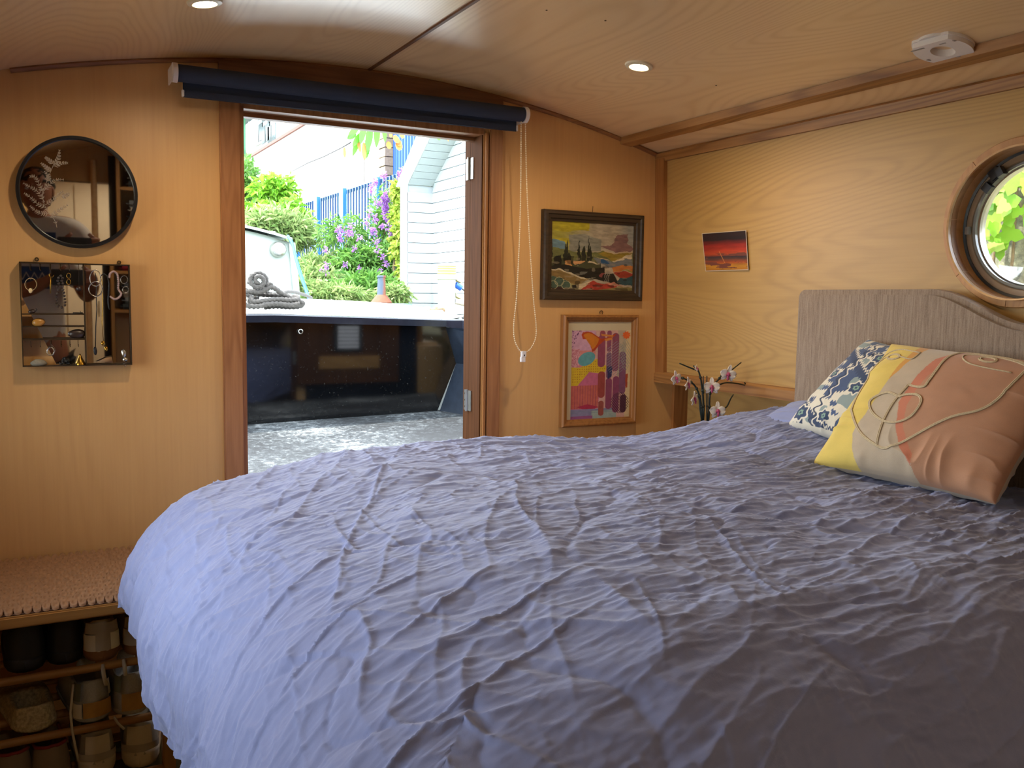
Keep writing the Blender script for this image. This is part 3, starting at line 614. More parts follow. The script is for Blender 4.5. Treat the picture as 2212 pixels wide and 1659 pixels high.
# ================================================================ PICTURES on the front bulkhead
def framed(name, x0, x1, z0, z1, fw, mat, y0, label, cat, dep=.022, steps=3):
    t = thing(name, ((x0 + x1) / 2, D, z0), label, cat)
    X = [(x0, z0), (x1, z0), (x1, z1), (x0, z1)]
    for i in range(4):
        a, b = X[i], X[(i + 1) % 4]; cx_, cz_ = (x0 + x1) / 2, (z0 + z1) / 2
        def ins(p, d): return (p[0] + math.copysign(d, cx_ - p[0]), p[1] + math.copysign(d, cz_ - p[1]))
        prof = [(0, D - .001), (0, D - dep * .75), (.004, D - dep), (fw * .35, D - dep), (fw * .45, D - dep * .8), (fw * .72, D - dep * .72), (fw * .8, D - dep * .55), (fw, D - dep * .5), (fw, D - .001)]
        va = [(ins(a, d)[0], y, ins(a, d)[1]) for d, y in prof]; vb = [(ins(b, d)[0], y, ins(b, d)[1]) for d, y in prof]; n = len(prof)
        mb = MB().add(va + vb, [(j, (j + 1) % n, n + (j + 1) % n, n + j) for j in range(n)] + [tuple(range(n)), tuple(range(n, 2 * n))[::-1]]); obj('frame_rail', mb, mat, t)
    return t
def painted(name, x0, x1, z0, z1, y, f, mat, par, nx=220, tilt=None):
    nz_ = int(nx * (z1 - z0) / (x1 - x0)); U, Vv = np.meshgrid((np.arange(nx)) / (nx - 1), (np.arange(nz_)) / (nz_ - 1), indexing='ij'); c = f(U, Vv)
    P = np.stack([x0 + (x1 - x0) * U, np.full_like(U, y), z0 + (z1 - z0) * Vv], -1)
    return fast(name, P.reshape(-1, 3), gfaces(nx, nz_), mat, par, False, c.reshape(-1, 3))
M['paintart'] = vcol('oil_paint', .45, 0, .4, 160)
M['paintprint'] = vcol('print_ink', .55, 0, 0, 400, coat=.3)
# landscape in a dark frame; its strokes are measured in a 1250 x 1085 field
def LP_(pts): return [((x - 195) / 1250, 1 - (y - 250) / 1090) for x, y in pts]
def landscape(U, V):
    rx = U + .03 * (fbm(U * 12, V * 22, 3, 71) - .5); ry = V + .04 * (fbm(U * 14, V * 12, 3, 72) - .5)
    c = np.empty(U.shape + (3,)); k = ss(U, .05, .55)[..., None]; c[:] = l3('a8a040') * (1 - k) + l3('b3a58c') * k
    yel = (fbm(U * 3, V * 12, 3, 73) > .5) & (V > .68) & (U < .45); c[yel] = l3('b5a62a')
    g2 = (ss(U, .75, .95) * ss(V, .5, .8))[..., None]; c[:] = c * (1 - g2) + l3('9a9a92') * g2
    def poly(p, col, q=0): c[inpoly(rx, ry, LP_(p))] = l3(col)
    poly([(460, 470), (600, 440), (930, 520), (940, 690), (470, 730)], '8e8c7c'); poly([(195, 540), (400, 580), (420, 700), (195, 690)], '6f8f9a')
    poly([(1180, 430), (1340, 400), (1345, 560), (1445, 640), (1400, 690), (1200, 720), (920, 620), (1100, 600)], '86635f')
    poly([(195, 660), (420, 690), (600, 740), (820, 720), (980, 690), (1200, 730), (1440, 690), (1440, 900), (195, 900)], '6f7140')
    poly([(880, 730), (1010, 700), (1190, 735), (1420, 690), (1400, 780), (1200, 860), (1100, 850)], '9a8230'); poly([(980, 690), (1200, 725), (1430, 680), (1430, 700), (1200, 740), (1000, 705)], 'cbb38c')
    poly([(800, 760), (900, 800), (1100, 860), (1250, 810), (1430, 710), (1400, 800), (1200, 870), (980, 840)], 'd5c3a0')
    poly([(820, 790), (1100, 870), (1420, 800), (1440, 930), (1100, 960), (900, 900)], '75797a'); poly([(930, 830), (1000, 840), (1090, 910), (940, 900)], '23577d')
    poly([(195, 900), (420, 870), (740, 860), (930, 900), (940, 1000), (195, 1000)], '44472e'); poly([(410, 880), (500, 870), (500, 960), (420, 950)], 'cf9557'); poly([(530, 870), (720, 870), (640, 920), (540, 930)], 'd29b66'); poly([(740, 850), (920, 900), (760, 900)], 'e0cfa8')
    poly([(1100, 960), (1280, 900), (1440, 930), (1440, 1040), (1280, 990), (1130, 1040)], 'c4793a'); poly([(1130, 1050), (1260, 1000), (1435, 1050), (1430, 1150), (1250, 1150)], 'a33a2a'); poly([(1230, 1010), (1340, 985), (1435, 1010), (1435, 1030), (1330, 1000)], '7a8a44')
    poly([(1230, 1140), (1440, 1090), (1440, 1230), (1180, 1230)], '2f5257')
    poly([(185, 950), (420, 940), (760, 990), (1000, 950), (990, 1060), (1130, 1060), (1240, 1240), (1000, 1180), (820, 1140), (720, 1150), (480, 1050), (185, 1000)], '1c1d1a')
    poly([(620, 1040), (750, 1040), (700, 1090), (640, 1080)], '6a6a60'); poly([(930, 1050), (1000, 1040), (960, 1120), (920, 1110)], '8a4644')
    poly([(185, 1000), (340, 1010), (540, 1080), (760, 1160), (600, 1250), (400, 1200), (185, 1180)], '8e7240'); poly([(185, 1000), (330, 1010), (500, 1060), (740, 1160), (700, 1165), (480, 1080), (330, 1030), (185, 1020)], 'd8c8a4')
    poly([(185, 1100), (300, 1140), (460, 1190), (500, 1280), (300, 1330), (185, 1320)], '48604f'); poly([(185, 1290), (540, 1300), (560, 1345), (185, 1345)], '3a2220')
    poly([(550, 1260), (820, 1180), (700, 1300), (620, 1320)], 'd9c49a'); poly([(640, 1320), (820, 1175), (950, 1220), (1150, 1220), (1230, 1290), (900, 1330)], 'b53d30'); poly([(900, 1315), (1200, 1270), (1430, 1260), (1435, 1340), (900, 1345)], '8d7f4c'); poly([(1000, 1215), (1150, 1200), (1300, 1270), (1150, 1250)], 'd08a70'); poly([(500, 1250), (570, 1250), (580, 1310), (520, 1310)], '16181c')
    for x, w, y0_, y1_ in ((610, 26, 550, 860), (680, 40, 640, 870), (750, 20, 490, 880), (775, 36, 620, 860), (435, 22, 540, 860), (410, 28, 620, 880), (470, 34, 740, 870), (215, 10, 540, 880)):
        poly([(x - w * .15, y0_), (x + w * .15, y0_), (x + w, y1_ - 60), (x + w, y1_), (x - w, y1_), (x - w, y1_ - 60)], '23291d')
    poly([(250, 820), (350, 800), (360, 940), (245, 960)], '131512')
    for x in (1010, 1040, 1065): poly([(x, 1020), (x + 8, 1020), (x - 4, 1180), (x - 10, 1180)], 'a09a90')
    for i, (x, y) in enumerate(((330, 1200), (240, 1260), (430, 1260))):
        d = np.hypot((U - LP_([(x, y)])[0][0]) * 1.15, V - LP_([(x, y)])[0][1]); c[np.abs(d - .06) < .004] = l3('b9b489')
    st = .65 + .7 * fbm(U * 16 + 3 * V, V * 40, 3, 75); mt = (vn(U * 16, V * 30, 77) > .82) & (V < .5); c[mt] = c[mt] * .6 + l3('b8a888') * .3; mt = (vn(U * 12 + 9, V * 22, 78) > .84) & (V < .5); c[mt] = c[mt] * .4; return np.clip(c * st[..., None] * .8, 0, 1)
p1, p2, p3, p4 = [onY(x, y, D) for x, y in ((1170, 456), (1385, 464), (1378, 647), (1166, 653))]
fx0, fx1, fz0, fz1 = 1.376, 1.745, 1.331, 1.603
lp = framed('framed_painting', fx0, fx1, fz0, fz1, .033, 'framedark', D, 'dark framed landscape painting of cypress trees and red hills, the upper picture', 'painting', .026)
painted('canvas', fx0 + .030, fx1 - .030, fz0 + .030, fz1 - .030, D - .010, landscape, 'paintart', lp, 300)
ng = MB().tube([(1.56, D - .002, fz1), (1.561, D - .002, fz1 + .02)], .0008, 4); obj('hanging_wire', ng, 'darkbrass', lp)
def AP_(pts): return [((x - 228) / 690, 1 - (y - 300) / 1090) for x, y in pts]
def abstract(U, V):
    c = np.empty(U.shape + (3,)); c[:] = l3('cfa0b8'); a, b = 228 + U * 690, 300 + (1 - V) * 1090; r = 10 * (fbm(U * 10, V * 14, 3, 81) - .5)
    def poly(p, col): c[inpoly(a + r, b + r, p)] = l3(col)
    c[(b > 540)] = l3('d98a84'); c[a > 500] = l3('d2a79c'); c[(a > 760) & (b < 860)] = l3('b7a890'); c[(a > 860)] = l3('d9c294')
    d1_ = vn(a / 9, b / 9, 82); c[(d1_ > .72) & (a < 340 - (b - 300) * .5)] = l3('6b3b66'); d2 = vn(a / 7, b / 7, 83); m = (a < 320) & (b > 520) & (b < 750); c[m] = l3('c27a86'); c[m & (d2 > .55)] = l3('dba6ae')
    poly([(228, 740), (330, 740), (520, 640), (640, 740), (620, 800), (540, 815), (430, 810), (300, 960), (228, 1040)], 'd8b72c'); dots = (((a % 26) - 13) ** 2 + ((b % 30) - 15) ** 2 < 40) & inpoly(a, b, [(250, 780), (520, 660), (630, 760), (540, 800), (420, 800), (300, 940), (240, 940)]); c[dots] = l3('b5762a')
    poly([(430, 800), (540, 820), (560, 980), (540, 1240), (228, 1260), (228, 1060), (330, 930)], 'c86a8a'); m = (a < 540) & (b > 960) & (b < 1240); c[m] = l3('c8685c'); c[m & ((a % 30) < 5)] = l3('a04860'); poly([(300, 1220), (420, 1190), (560, 1230), (420, 1270)], 'b03050')
    c[(b > 1250) & (a < 760)] = l3('8a86a8'); c[(b > 1270) & (a > 470) & (a < 760)] = l3('9fb0a8'); c[(b > 1330) & (a < 480)] = l3('9a5a8a'); c[(b > 1250) & (b < 1340) & ((b % 17) < 2) & (a < 760)] = l3('6f8a96')
    def cap(x, y0_, y1_, w, col):
        yy = np.clip(b, y0_ + w, y1_ - w); c[np.hypot(a - x, b - yy) < w] = l3(col)
    e = ((a - 400) * .85 + (b - 640) * -.52) ** 2 / 105 ** 2 + ((a - 400) * .52 + (b - 640) * .85) ** 2 / 75 ** 2 < 1; c[e] = l3('5fa3a8')
    for x, y0_, y1_, w, col in ((580, 300, 400, 32, '9a4a5c'), (660, 300, 560, 26, '8c4a66'), (570, 360, 745, 44, '914460'), (735, 330, 800, 40, '8a4862'), (662, 565, 890, 30, '7b5270'), (825, 560, 1080, 40, '80506e'), (578, 795, 1120, 42, '9c4440'), (578, 1155, 1340, 32, '9a5048'), (665, 880, 1260, 38, '8c4464'), (750, 860, 1310, 38, '8a4466'), (840, 1090, 1315, 36, '54283e')): cap(x, y0_, y1_, w, col)
    poly([(640, 740), (700, 735), (700, 860), (650, 895)], '2a2c5c')
    for k_ in range(9): m = (np.abs(((a * .8 + b) % 34) - 17) < 3.5) & (((a - 740) / 120) ** 2 + ((b - 640) / 210) ** 2 < 1) & (a > 640); c[m] = l3('8b8f98')
    m = (np.abs(((a - b * .6) % 26) - 13) < 3) & (((a - 860) / 60) ** 2 + ((b - 600) / 190) ** 2 < 1); c[m] = l3('8fa39a')
    m = ((np.abs(((a + b * .7) % 24) - 12) < 3) | (np.abs(((a - b * .8) % 28) - 14) < 3)) & (((a - 800) / 110) ** 2 + ((b - 1190) / 130) ** 2 < 1); c[m] = l3('3a2034')
    poly([(860, 840), (890, 830), (885, 1000), (865, 1010)], 'b04a28')
    org = [(335, 350), (350, 320), (400, 310), (450, 320), (520, 370), (560, 400), (640, 380), (740, 335), (720, 370), (620, 400), (540, 470), (500, 540), (465, 560), (450, 520), (430, 440), (400, 405), (350, 400)]
    poly(org, 'b5401a'); poly([(x * .8 + 455 * .2, y * .8 + 400 * .2) for x, y in org[:14] if x < 600], 'cf7a22'); poly([(560, 340), (700, 355), (700, 375), (570, 365)], 'd0833c'); poly([(600, 400), (700, 380), (690, 415), (610, 425)], 'd0833c')
    c[np.hypot(a - 862, b - 358) < 44 + 6 * np.sin(np.arctan2(b - 358, a - 862) * 9)] = l3('e8692c')
    return np.clip(c * (.88 + .24 * fbm(U * 25, V * 35, 2, 88))[..., None], 0, 1)
g0 = onY(1211, 682, D); g1 = onY(1373, 677, D); gx0, gx1, gz1 = g0.x, g1.x, 1.286; gz0 = .935
ap = framed('framed_print', gx0, gx1, gz0, gz1, .022, 'frameoak', D, 'light oak framed abstract print with purple capsule shapes, the lower picture', 'print', .024)
M['mount'] = plain('mount_board', 'c9bb98', .8, var=.03)
obj('mount_board', MB().box((gx0 + .02, D - .008, gz0 + .02), (gx1 - .02, D - .003, gz1 - .02)), 'mount', ap)
ax0 = onY(1231, 800, D).x; ax1 = onY(1358, 800, D).x; az1 = onY(1231, 714, D).z; az0 = onY(1231, 910, D).z
painted('print_sheet', ax0, ax1, az0, az1, D - .0085, abstract, 'paintprint', ap, 240)
hk = MB(); hk.tube([(1.6 + .006 * math.cos(a), D - .004, gz1 + .008 + .005 * math.sin(a)) for a in np.linspace(-1, 4, 12)], .0012, 5); obj('hanging_hook', hk, 'darkbrass', ap)
# sunset postcard on the right side
def sunset(U, V):
    c = np.empty(U.shape + (3,)); v = V + .05 * (fbm(U * 3, V * 4, 3, 91) - .5); f = fbm(U * 3, V * 16, 4, 92)
    st = [(0, 'c07818'), (.12, 'c98a20'), (.2, 'b5501c'), (.3, '5a3a30'), (.36, '3a2c30'), (.42, 'c04a20'), (.55, 'b03018'), (.68, '8c1c10'), (.8, '1c0a0c'), (1, '2a0c0a')]
    for i in range(3): c[..., i] = np.interp(v, [s[0] for s in st], [l3(s[1])[i] for s in st])
    c *= (.5 + f)[..., None]; c[(f > .6) & (V < .45)] = l3('7a4030'); m = np.abs((U - .40) + (V - .4) * .35) < .006; c[m & (V > .2) & (V < .5)] = l3('e09050')
    e = (U < .012) | (U > .988) | (V < .015) | (V > .985); c[e] = l3('d8c8b0'); return np.clip(c, 0, 1)
pcs = [onX(x, y, xr(1.5) - .004) for x, y in ((1521, 586), (1617, 583), (1614, 497), (1515, 504))]
pc = thing('postcard', tuple(pcs[0]), 'small red and orange sunset postcard stuck on the right wall', 'postcard')
U, Vv = np.meshgrid(np.linspace(0, 1, 120), np.linspace(0, 1, 100), indexing='ij')
Pq = sum(w[..., None] * np.array(p) for w, p in zip(((1 - U) * (1 - Vv), U * (1 - Vv), U * Vv, (1 - U) * Vv), pcs)); Pq[..., 0] = np.array([xr(z) for z in Pq[..., 2].ravel()]).reshape(U.shape) - .0012 - .006 * U ** 2
bk_ = Pq + np.array([.0008, 0, 0]); fast('card', np.vstack([Pq.reshape(-1, 3), bk_.reshape(-1, 3)]), np.vstack([gfaces(120, 100), gfaces(120, 100)[:, ::-1] + 12000]), 'paintprint', pc, True, np.vstack([sunset(U, Vv).reshape(-1, 3), np.full((12000, 3), .6)]))

# ================================================================ ROUND MIRROR with etched fern
def nrm_at(px, py): r = ray(px, py); r /= np.linalg.norm(r); return -Vector(r)
mc = onY(169, 416, D - .022); mr = .1285; mn = nrm_at(186, 522)
rm = thing('round_mirror', (mc.x, D, mc.z - mr), 'round wall mirror with thin black rim and an etched fern', 'mirror')
mu = Vector((1, 0, 0)); mu = (mu - mn * mu.dot(mn)).normalized(); mv = mn.cross(mu); mv = mv if mv.z > 0 else -mv
def mpt(a, b, d=0.0, c=mc, u=mu, v=mv, n=mn): return (c + u * a + v * b + n * d)[:]
def disc_ring(prof, n=96):
    vs_ = []; k = len(prof)
    for r, h in prof:
        for j in range(n): a = 2 * PI * j / n; vs_.append(mpt(r * math.cos(a), r * math.sin(a), h))
    return MB().add(vs_, [(i * n + j, i * n + (j + 1) % n, ((i + 1) % k) * n + (j + 1) % n, ((i + 1) % k) * n + j) for i in range(k) for j in range(n)])
obj('rim', disc_ring([(mr - .008, .003), (mr - .006, .006), (mr, .006), (mr + .001, .003), (mr + .001, -.012), (mr - .008, -.012)]), 'black', rm, .6)
n_ = 96; obj('glass', MB().add([mpt((mr - .006) * math.cos(2 * PI * j / n_), (mr - .006) * math.sin(2 * PI * j / n_)) for j in range(n_)], [tuple(range(n_))]), 'mirror', rm)
obj('backing', disc_ring([(0, -.002), (mr - .004, -.002), (mr - .004, -.012), (0, -.012)]), 'black', rm)
M['etch'] = plain('etched_frost', 'b8a896', .6, var=.1, Alpha=.6)
def m_uv(px, py):                            # a point of the picture on the mirror's plane -> (a, b)
    r = Vector(ray(px, py)); o_ = Vector((0, 0, H)); t_ = (mc - o_).dot(mn) / r.dot(mn); q = o_ + r * t_ - mc; return (q.dot(mu), q.dot(mv))
fern = MB()
def fleaf(mb, a, b, L, ang, w):
    c, s = math.cos(ang), math.sin(ang); pts = [(0, 0), (.3, w), (.65, w * .8), (1, 0), (.65, -w * .8), (.3, -w)]
    mb.add([mpt(a + L * (x * c - y * s), b + L * (x * s + y * c), .0008) for x, y in pts], [tuple(range(6))])
def frond(pts, ll, n, w=.15, ang=.9):
    n = int(n * 1.5)
    P = [np.array(m_uv(20 + x * 300 / 1659, 280 + y * 300 / 1659)) for x, y in pts]; P = sm(P, 8)
    fern.tube([mpt(p[0], p[1], .0008) for p in P], .0007, 4)
    for i in range(n):
        p = P[int((i + 1) * (len(P) - 2) / n)]; q = P[min(len(P) - 1, int((i + 1) * (len(P) - 2) / n) + 1)]; d = math.atan2(q[1] - p[1], q[0] - p[0]); L = ll * (1 - .6 * i / n)
        for sg in (-1, 1): fleaf(fern, p[0], p[1], L, d + sg * ang, w)
frond([(570, 1170), (540, 1080), (440, 940), (400, 800), (440, 640), (520, 440), (600, 250)], .006, 6)
for fr in ([(440, 940), (330, 880), (240, 800), (180, 760)], [(420, 860), (340, 740), (240, 680), (170, 640)], [(410, 760), (350, 640), (300, 560), (250, 560)], [(430, 900), (520, 840), (580, 780), (640, 740)], [(415, 730), (490, 650), (560, 600), (650, 600)],
           [(480, 1000), (380, 1000), (300, 960), (250, 910)], [(500, 500), (440, 450), (380, 400)], [(540, 420), (590, 340), (600, 240)], [(530, 440), (620, 400), (700, 400)], [(530, 410), (470, 360), (430, 330)], [(500, 1040), (600, 960), (700, 900)], [(620, 800), (680, 790), (710, 760)], [(450, 620), (470, 560), (420, 500)]): frond(fr, .0085, 7)
obj('etched_fern', fern, 'etch', rm)

# ================================================================ JEWELLERY BOX: mirror-backed wall case with shelves
def JZ(x, y): return 30 + x * 280 / 1659.0, 540 + y * 280 / 1659.0
BD = .028                                     # depth of the case
c_tl, c_tr, c_br, c_bl = [onY(x, y, D - BD) for x, y in ((49, 564), (287, 573), (285, 790), (50, 791))]
jx0, jx1, jz0, jz1 = c_bl.x - .001, c_br.x + .001, (c_bl.z + c_br.z) / 2, (c_tl.z + c_tr.z) / 2
jb = thing('jewellery_case', ((jx0 + jx1) / 2, D, jz0), 'square mirror-backed brass jewellery case hanging below the round mirror', 'jewellery case')
def jp(x, y, dy=0.0): q = onY(*JZ(x, y), D - BD + dy); return q
w_ = .0022
for a, b in (((jx0, D - BD, jz0), (jx0 + w_, D, jz1)), ((jx1 - w_, D - BD, jz0), (jx1, D, jz1)), ((jx0, D - BD, jz0), (jx1, D, jz0 + w_)), ((jx0, D - BD, jz1 - w_), (jx1, D, jz1))): obj('side_panel', MB().box(a, b), 'darkbrass', jb)
jn = nrm_at(173, 591); jc = Vector(((jx0 + jx1) / 2, D - .0045, (jz0 + jz1) / 2)); hw, hh = (jx1 - jx0) / 2 - .003, (jz1 - jz0) / 2 - .003
ju = (Vector((1, 0, 0)) - jn * jn.x).normalized(); jv = -jn.cross(ju); jv = jv if jv.z > 0 else -jv
obj('mirror_back', MB().add([(jc + ju * sx * hw + jv * sz * hh)[:] for sx, sz in ((-1, -1), (1, -1), (1, 1), (-1, 1))], [(0, 1, 2, 3)]), 'mirror', jb)
def jshelf(y, xa_, xb_, th=.0025, name='shelf'):
    z = jp(400, y).z; obj(name, MB().box((xa_, D - BD + .001, z - th / 2), (xb_, D - .006, z + th / 2)), 'darkbrass', jb); return z + th / 2
xm = jp(903, 600).x
obj('divider', MB().box((xm - .0014, D - BD, jz0), (xm + .0014, D - .006, jz1)), 'darkbrass', jb)
s1 = jshelf(822, jx0, xm); s2 = jshelf(982, jx0, xm); s3 = jshelf(1145, jx0, xm, .004)
for x, y in ((292, 120), (1346, 160)):
    q = jp(x, y, BD - .004); lo_ = MB(); lo_.lathe([(.0022, -.001), (.0048, -.001), (.0048, .001), (.0022, .001)], (q.x, q.y, q.z), 'Y', 14, closed=True); obj('hanging_loop', lo_, 'darkbrass', jb)
def hook(x, ytop, ylen, par=jb): q = jp(x, ytop); obj('hook', MB().tube([(q.x, D - BD + .004, q.z), (q.x, D - BD + .002, q.z - ylen * .8), (q.x + .001, D - BD - .001, q.z - ylen), (q.x + .001, D - BD - .003, q.z - ylen * .85)], .0007, 5), 'darkbrass', par)
for x in (205, 328, 462, 590, 705, 825): hook(x, 175, .016)
for x in (215, 335, 470, 600, 715, 820): hook(x, 1165, .014)
M['bead_brown'] = plain('brown_stone_bead', '3a2a22', .3, var=.4, scale=200); M['silver'] = plain('silver', 'c9c4b8', .25, metal=.9, var=.2); M['gold'] = plain('gold', 'c79a3c', .25, metal=1, var=.2)
M['stone'] = plain('dark_agate', '3d2f28', .35, var=.5, scale=120); M['amber'] = plain('amber_stone', 'c08a3e', .3, var=.25, scale=60); M['wire_black'] = plain('black_cord', '121113', .6)
def jewel(name, label, cat, mb, mat, at, **k): o = obj(name, mb, mat, None, True, at, label=label, category=cat, **k); return o
YJ = D - BD + .004
def at3(x, y, dy=0.0): q = jp(x, y); return Vector((q.x, YJ + dy, q.z))
def ringpts(cx_, cy_, rx, ry, n=24, a0=0, a1=2 * PI): return [at3(cx_ + rx * math.cos(a), cy_ + ry * math.sin(a)) for a in np.linspace(a0, a1, n)]
bm_ = MB(); bead_pts = [(600, 330), (572, 355), (560, 395), (575, 430), (556, 470), (572, 515), (558, 555), (540, 595), (540, 640), (545, 680), (568, 720), (612, 738), (653, 710), (655, 672), (652, 632), (648, 590), (640, 548), (628, 510), (618, 470), (625, 430), (612, 395), (622, 360)]
brl = thing('bead_bracelet', at3(600, 330), 'bracelet of round brown stone beads hanging in the jewellery case', 'bracelet')
for x, y in bead_pts: obj('bead', MB().ball(at3(x, y), .0027, 8, 6), 'bead_brown', brl, True)
jewel('earring', 'hoop earring with a cream shell drop, leftmost in the jewellery case', 'earring', MB().tube([p[:] for p in ringpts(215, 440, 75, 80)], .0005, 5).ball(at3(212, 520), (.0042, .0015, .006), 8, 6), plain('shell', 'e8cf9a', .4), at3(215, 360))
jewel('earring', 'thin gold wire hook earring with a dangling chain', 'earring', MB().tube([p[:] for p in ringpts(480, 320, 28, 30, 14, 0, 4.2)], .0005, 5).tube([at3(470, 340)[:], at3(465, 560)[:]], .0012, 5), 'gold', at3(470, 290))
jewel('earring', 'pair of small double gold rings hanging right of the bead bracelet', 'earring', MB().tube([p[:] for p in ringpts(702, 330, 26, 34)], .0007, 5).tube([p[:] for p in ringpts(702, 410, 26, 34)], .0007, 5), 'gold', at3(702, 300))
jewel('pendant', 'round dark medallion hanging beside the case divider', 'pendant', MB().tube([at3(832, 230)[:], at3(834, 460)[:]], .0004, 4).cyl(at3(834, 497), at3(834, 497) - Vector((0, .002, 0)), .0062, n=18), 'bead_brown', at3(834, 440))
def rock(c, r, seed, n=12, m=9, flat=1.0):
    mb = MB().ball(c, r, n, m); rr = random.Random(seed)
    mb.v = [tuple(c[i] + (v[i] - c[i]) * (.82 + .34 * vn(v[0] * 90 + seed, v[2] * 110 + v[1] * 60, seed)) for i in range(3)) for v in mb.v]; return mb
def onshelf(x, z, rz, dy=.009): q = jp(x, 600); return (q.x, D - BD + dy, z + rz)
jewel('elephant_figurine', 'tiny dark animal figurine on the top shelf of the case', 'figurine', rock(onshelf(220, s1, .0044), (.0085, .005, .0048), 3).ball(onshelf(272, s1, .008), (.0028, .003, .003)), 'stone', onshelf(220, s1, 0))
jewel('feather_pin', 'small dark pin lying at the right end of the top shelf', 'pin', MB().tube([onshelf(750, s1, .0012), onshelf(880, s1, .0012)], .0011, 6).tube([onshelf(860, s1, .001), onshelf(845, s1, .006)], .0005, 4), 'wire_black', onshelf(800, s1, 0))
jewel('amber_stone', 'amber coloured stone on the middle shelf of the case', 'stone', rock(onshelf(305, s2, .0075), (.0135, .006, .0085), 5), 'amber', onshelf(305, s2, 0))
jewel('agate_stone', 'large dark brown veined stone on the third shelf', 'stone', rock(onshelf(790, s3, .0095), (.018, .008, .0108), 7), 'stone', onshelf(790, s3, 0))
zb = jz0 + w_
jewel('pale_stone', 'pale grey rough stone at the bottom left of the case', 'stone', rock(onshelf(285, zb, .006), (.019, .008, .0085), 9), plain('grey_stone', '8d8572', .7, var=.3, scale=150), onshelf(285, zb, 0))
cl_ = MB()
for i in range(26): a = rnd.random() * 6.3; r_ = rnd.random(); cl_.ball((onshelf(640, 0, 0)[0] + r_ * .015 * math.cos(a), D - BD + .009 + .004 * math.sin(a * 3), zb + .003 + (1 - r_) * .016 * rnd.random()), .0028, 6, 5)
jewel('black_necklace', 'heap of shiny black beads at the bottom of the case', 'necklace', cl_, plain('jet_bead', '15120f', .1), onshelf(640, zb, 0))
gb = onshelf(825, zb, 0); jewel('gold_bell', 'small gold cone shaped bell at the bottom of the case', 'bell', MB().lathe([(.011, .0), (.0105, .003), (.007, .010), (.003, .019), (.0015, .023), (0, .024)], gb, 'Z', 9), 'gold', gb)
jewel('silver_ring', 'beaded silver ring hanging on the lower row of hooks', 'ring', MB().tube([p[:] for p in ringpts(470, 1300, 46, 50)], .0013, 6), 'silver', at3(470, 1250))
jewel('silver_bracelet', 'silver bangle with charms hanging left in the right half', 'bracelet', MB().tube([p[:] for p in ringpts(1045, 360, 70, 105)], .001, 6).tube([p[:] for p in ringpts(1050, 500, 88, 95)], .0011, 6), 'silver', at3(1045, 260))
jewel('black_cord_necklace', 'black cord necklace with a silver drop hanging in the right half', 'necklace', MB().tube([at3(x, y)[:] for x, y in ((1040, 290), (1065, 400), (1055, 560), (1065, 760), (1050, 1000), (1045, 1280))], .0009, 5).ball(at3(1045, 1300), (.004, .002, .009), 8, 6), 'wire_black', at3(1040, 290))
jewel('looped_cord', 'black cord looped over beside the beaded bracelet', 'necklace', MB().tube([at3(x, y)[:] for x, y in ((1120, 330), (1150, 300), (1200, 330), (1222, 430), (1218, 560), (1210, 640), (1218, 740), (1230, 765))], .0013, 5), 'wire_black', at3(1150, 300))
jewel('chain_necklace', 'long fine gold chain with a flower charm hanging to the case bottom', 'necklace', MB().tube([at3(x, y)[:] for x, y in ((1100, 300), (1135, 420), (1140, 700), (1130, 920), (1150, 1180))], .0005, 5).ball(at3(1145, 1200), (.0045, .002, .0045)).ball(at3(1185, 1270), (.004, .0015, .005), 6, 5), 'gold', at3(1100, 300))
bp_ = sm([(1225, 350), (1235, 300), (1280, 275), (1325, 310), (1340, 400), (1340, 500), (1375, 560), (1345, 610), (1290, 630), (1240, 600)], 4)
pb_ = thing('pearl_bracelet', at3(1280, 275), 'bracelet of pale pink and grey beads hanging at the right of the case', 'bracelet'); M['pinkbead'] = plain('pink_bead', 'b89a94', .3, var=.4, scale=300)
for q in bp_: obj('bead', MB().ball(at3(*q), .0026, 7, 5), 'pinkbead', pb_, True)
jewel('hoop_earring', 'thin silver hoops near the right side panel of the case', 'earring', MB().tube([p[:] for p in ringpts(1415, 380, 45, 50)], .0005, 5).tube([p[:] for p in ringpts(1435, 510, 40, 40)], .0005, 5), 'silver', at3(1415, 330))
jewel('garnet_pendant', 'silver pendant with a dark red stone, bottom right of the case', 'pendant', MB().ball(at3(1412, 1330, -.002), (.005, .002, .009), 8, 6).cyl(at3(1425, 1405, -.004), at3(1425, 1405, -.001), .0058, n=14).tube([p[:] for p in ringpts(1425, 1470, 15, 20, 12)], .0006, 5), 'silver', at3(1412, 1270))
jewel('wooden_chip', 'flat tan wooden chip leaning at the bottom of the right half', 'chip', MB().prism([at3(1050, 1440)[:], at3(1270, 1445)[:], at3(1255, 1370)[:], at3(1180, 1380)[:]], (0, .006, 0)), plain('tan_wood', '8d6a45', .7), at3(1160, 1445))
# ================================================================ BENCH AND SHOE RACK
bn = thing('bench', (-.15, 2.2, 0), 'low pine bench with open slatted shoe racks beneath, left of the bed', 'bench')
obj('top_board', MB().box((XL, 1.985, .668), (.262, D - .002, .692), .003), 'pine', bn)
RX0, RX1 = XL + .01, .258
for x in (RX1 - .026, RX0):
    for y in (2.035, D - .045): obj('leg', MB().box((x, y, 0), (x + .026, y + .035, .668), .002), 'pinez', bn)
    obj('side_rail', MB().box((x + .004, 2.07, .62), (x + .022, D - .045, .66), .002), 'pinez', bn)
shelf_z = (.538, .407, .283)
for z in shelf_z:
    for y in (2.05, 2.15, 2.25, 2.35): obj('slat', MB().tube([(RX0 + .02, y, z), (RX1 - .024, y, z)], .0088, 12), 'pine', bn, .8)
obj('bottom_shelf', MB().box((RX0 + .02, 2.04, .03), (RX1 - .026, 2.38, .05)), 'pine', bn)
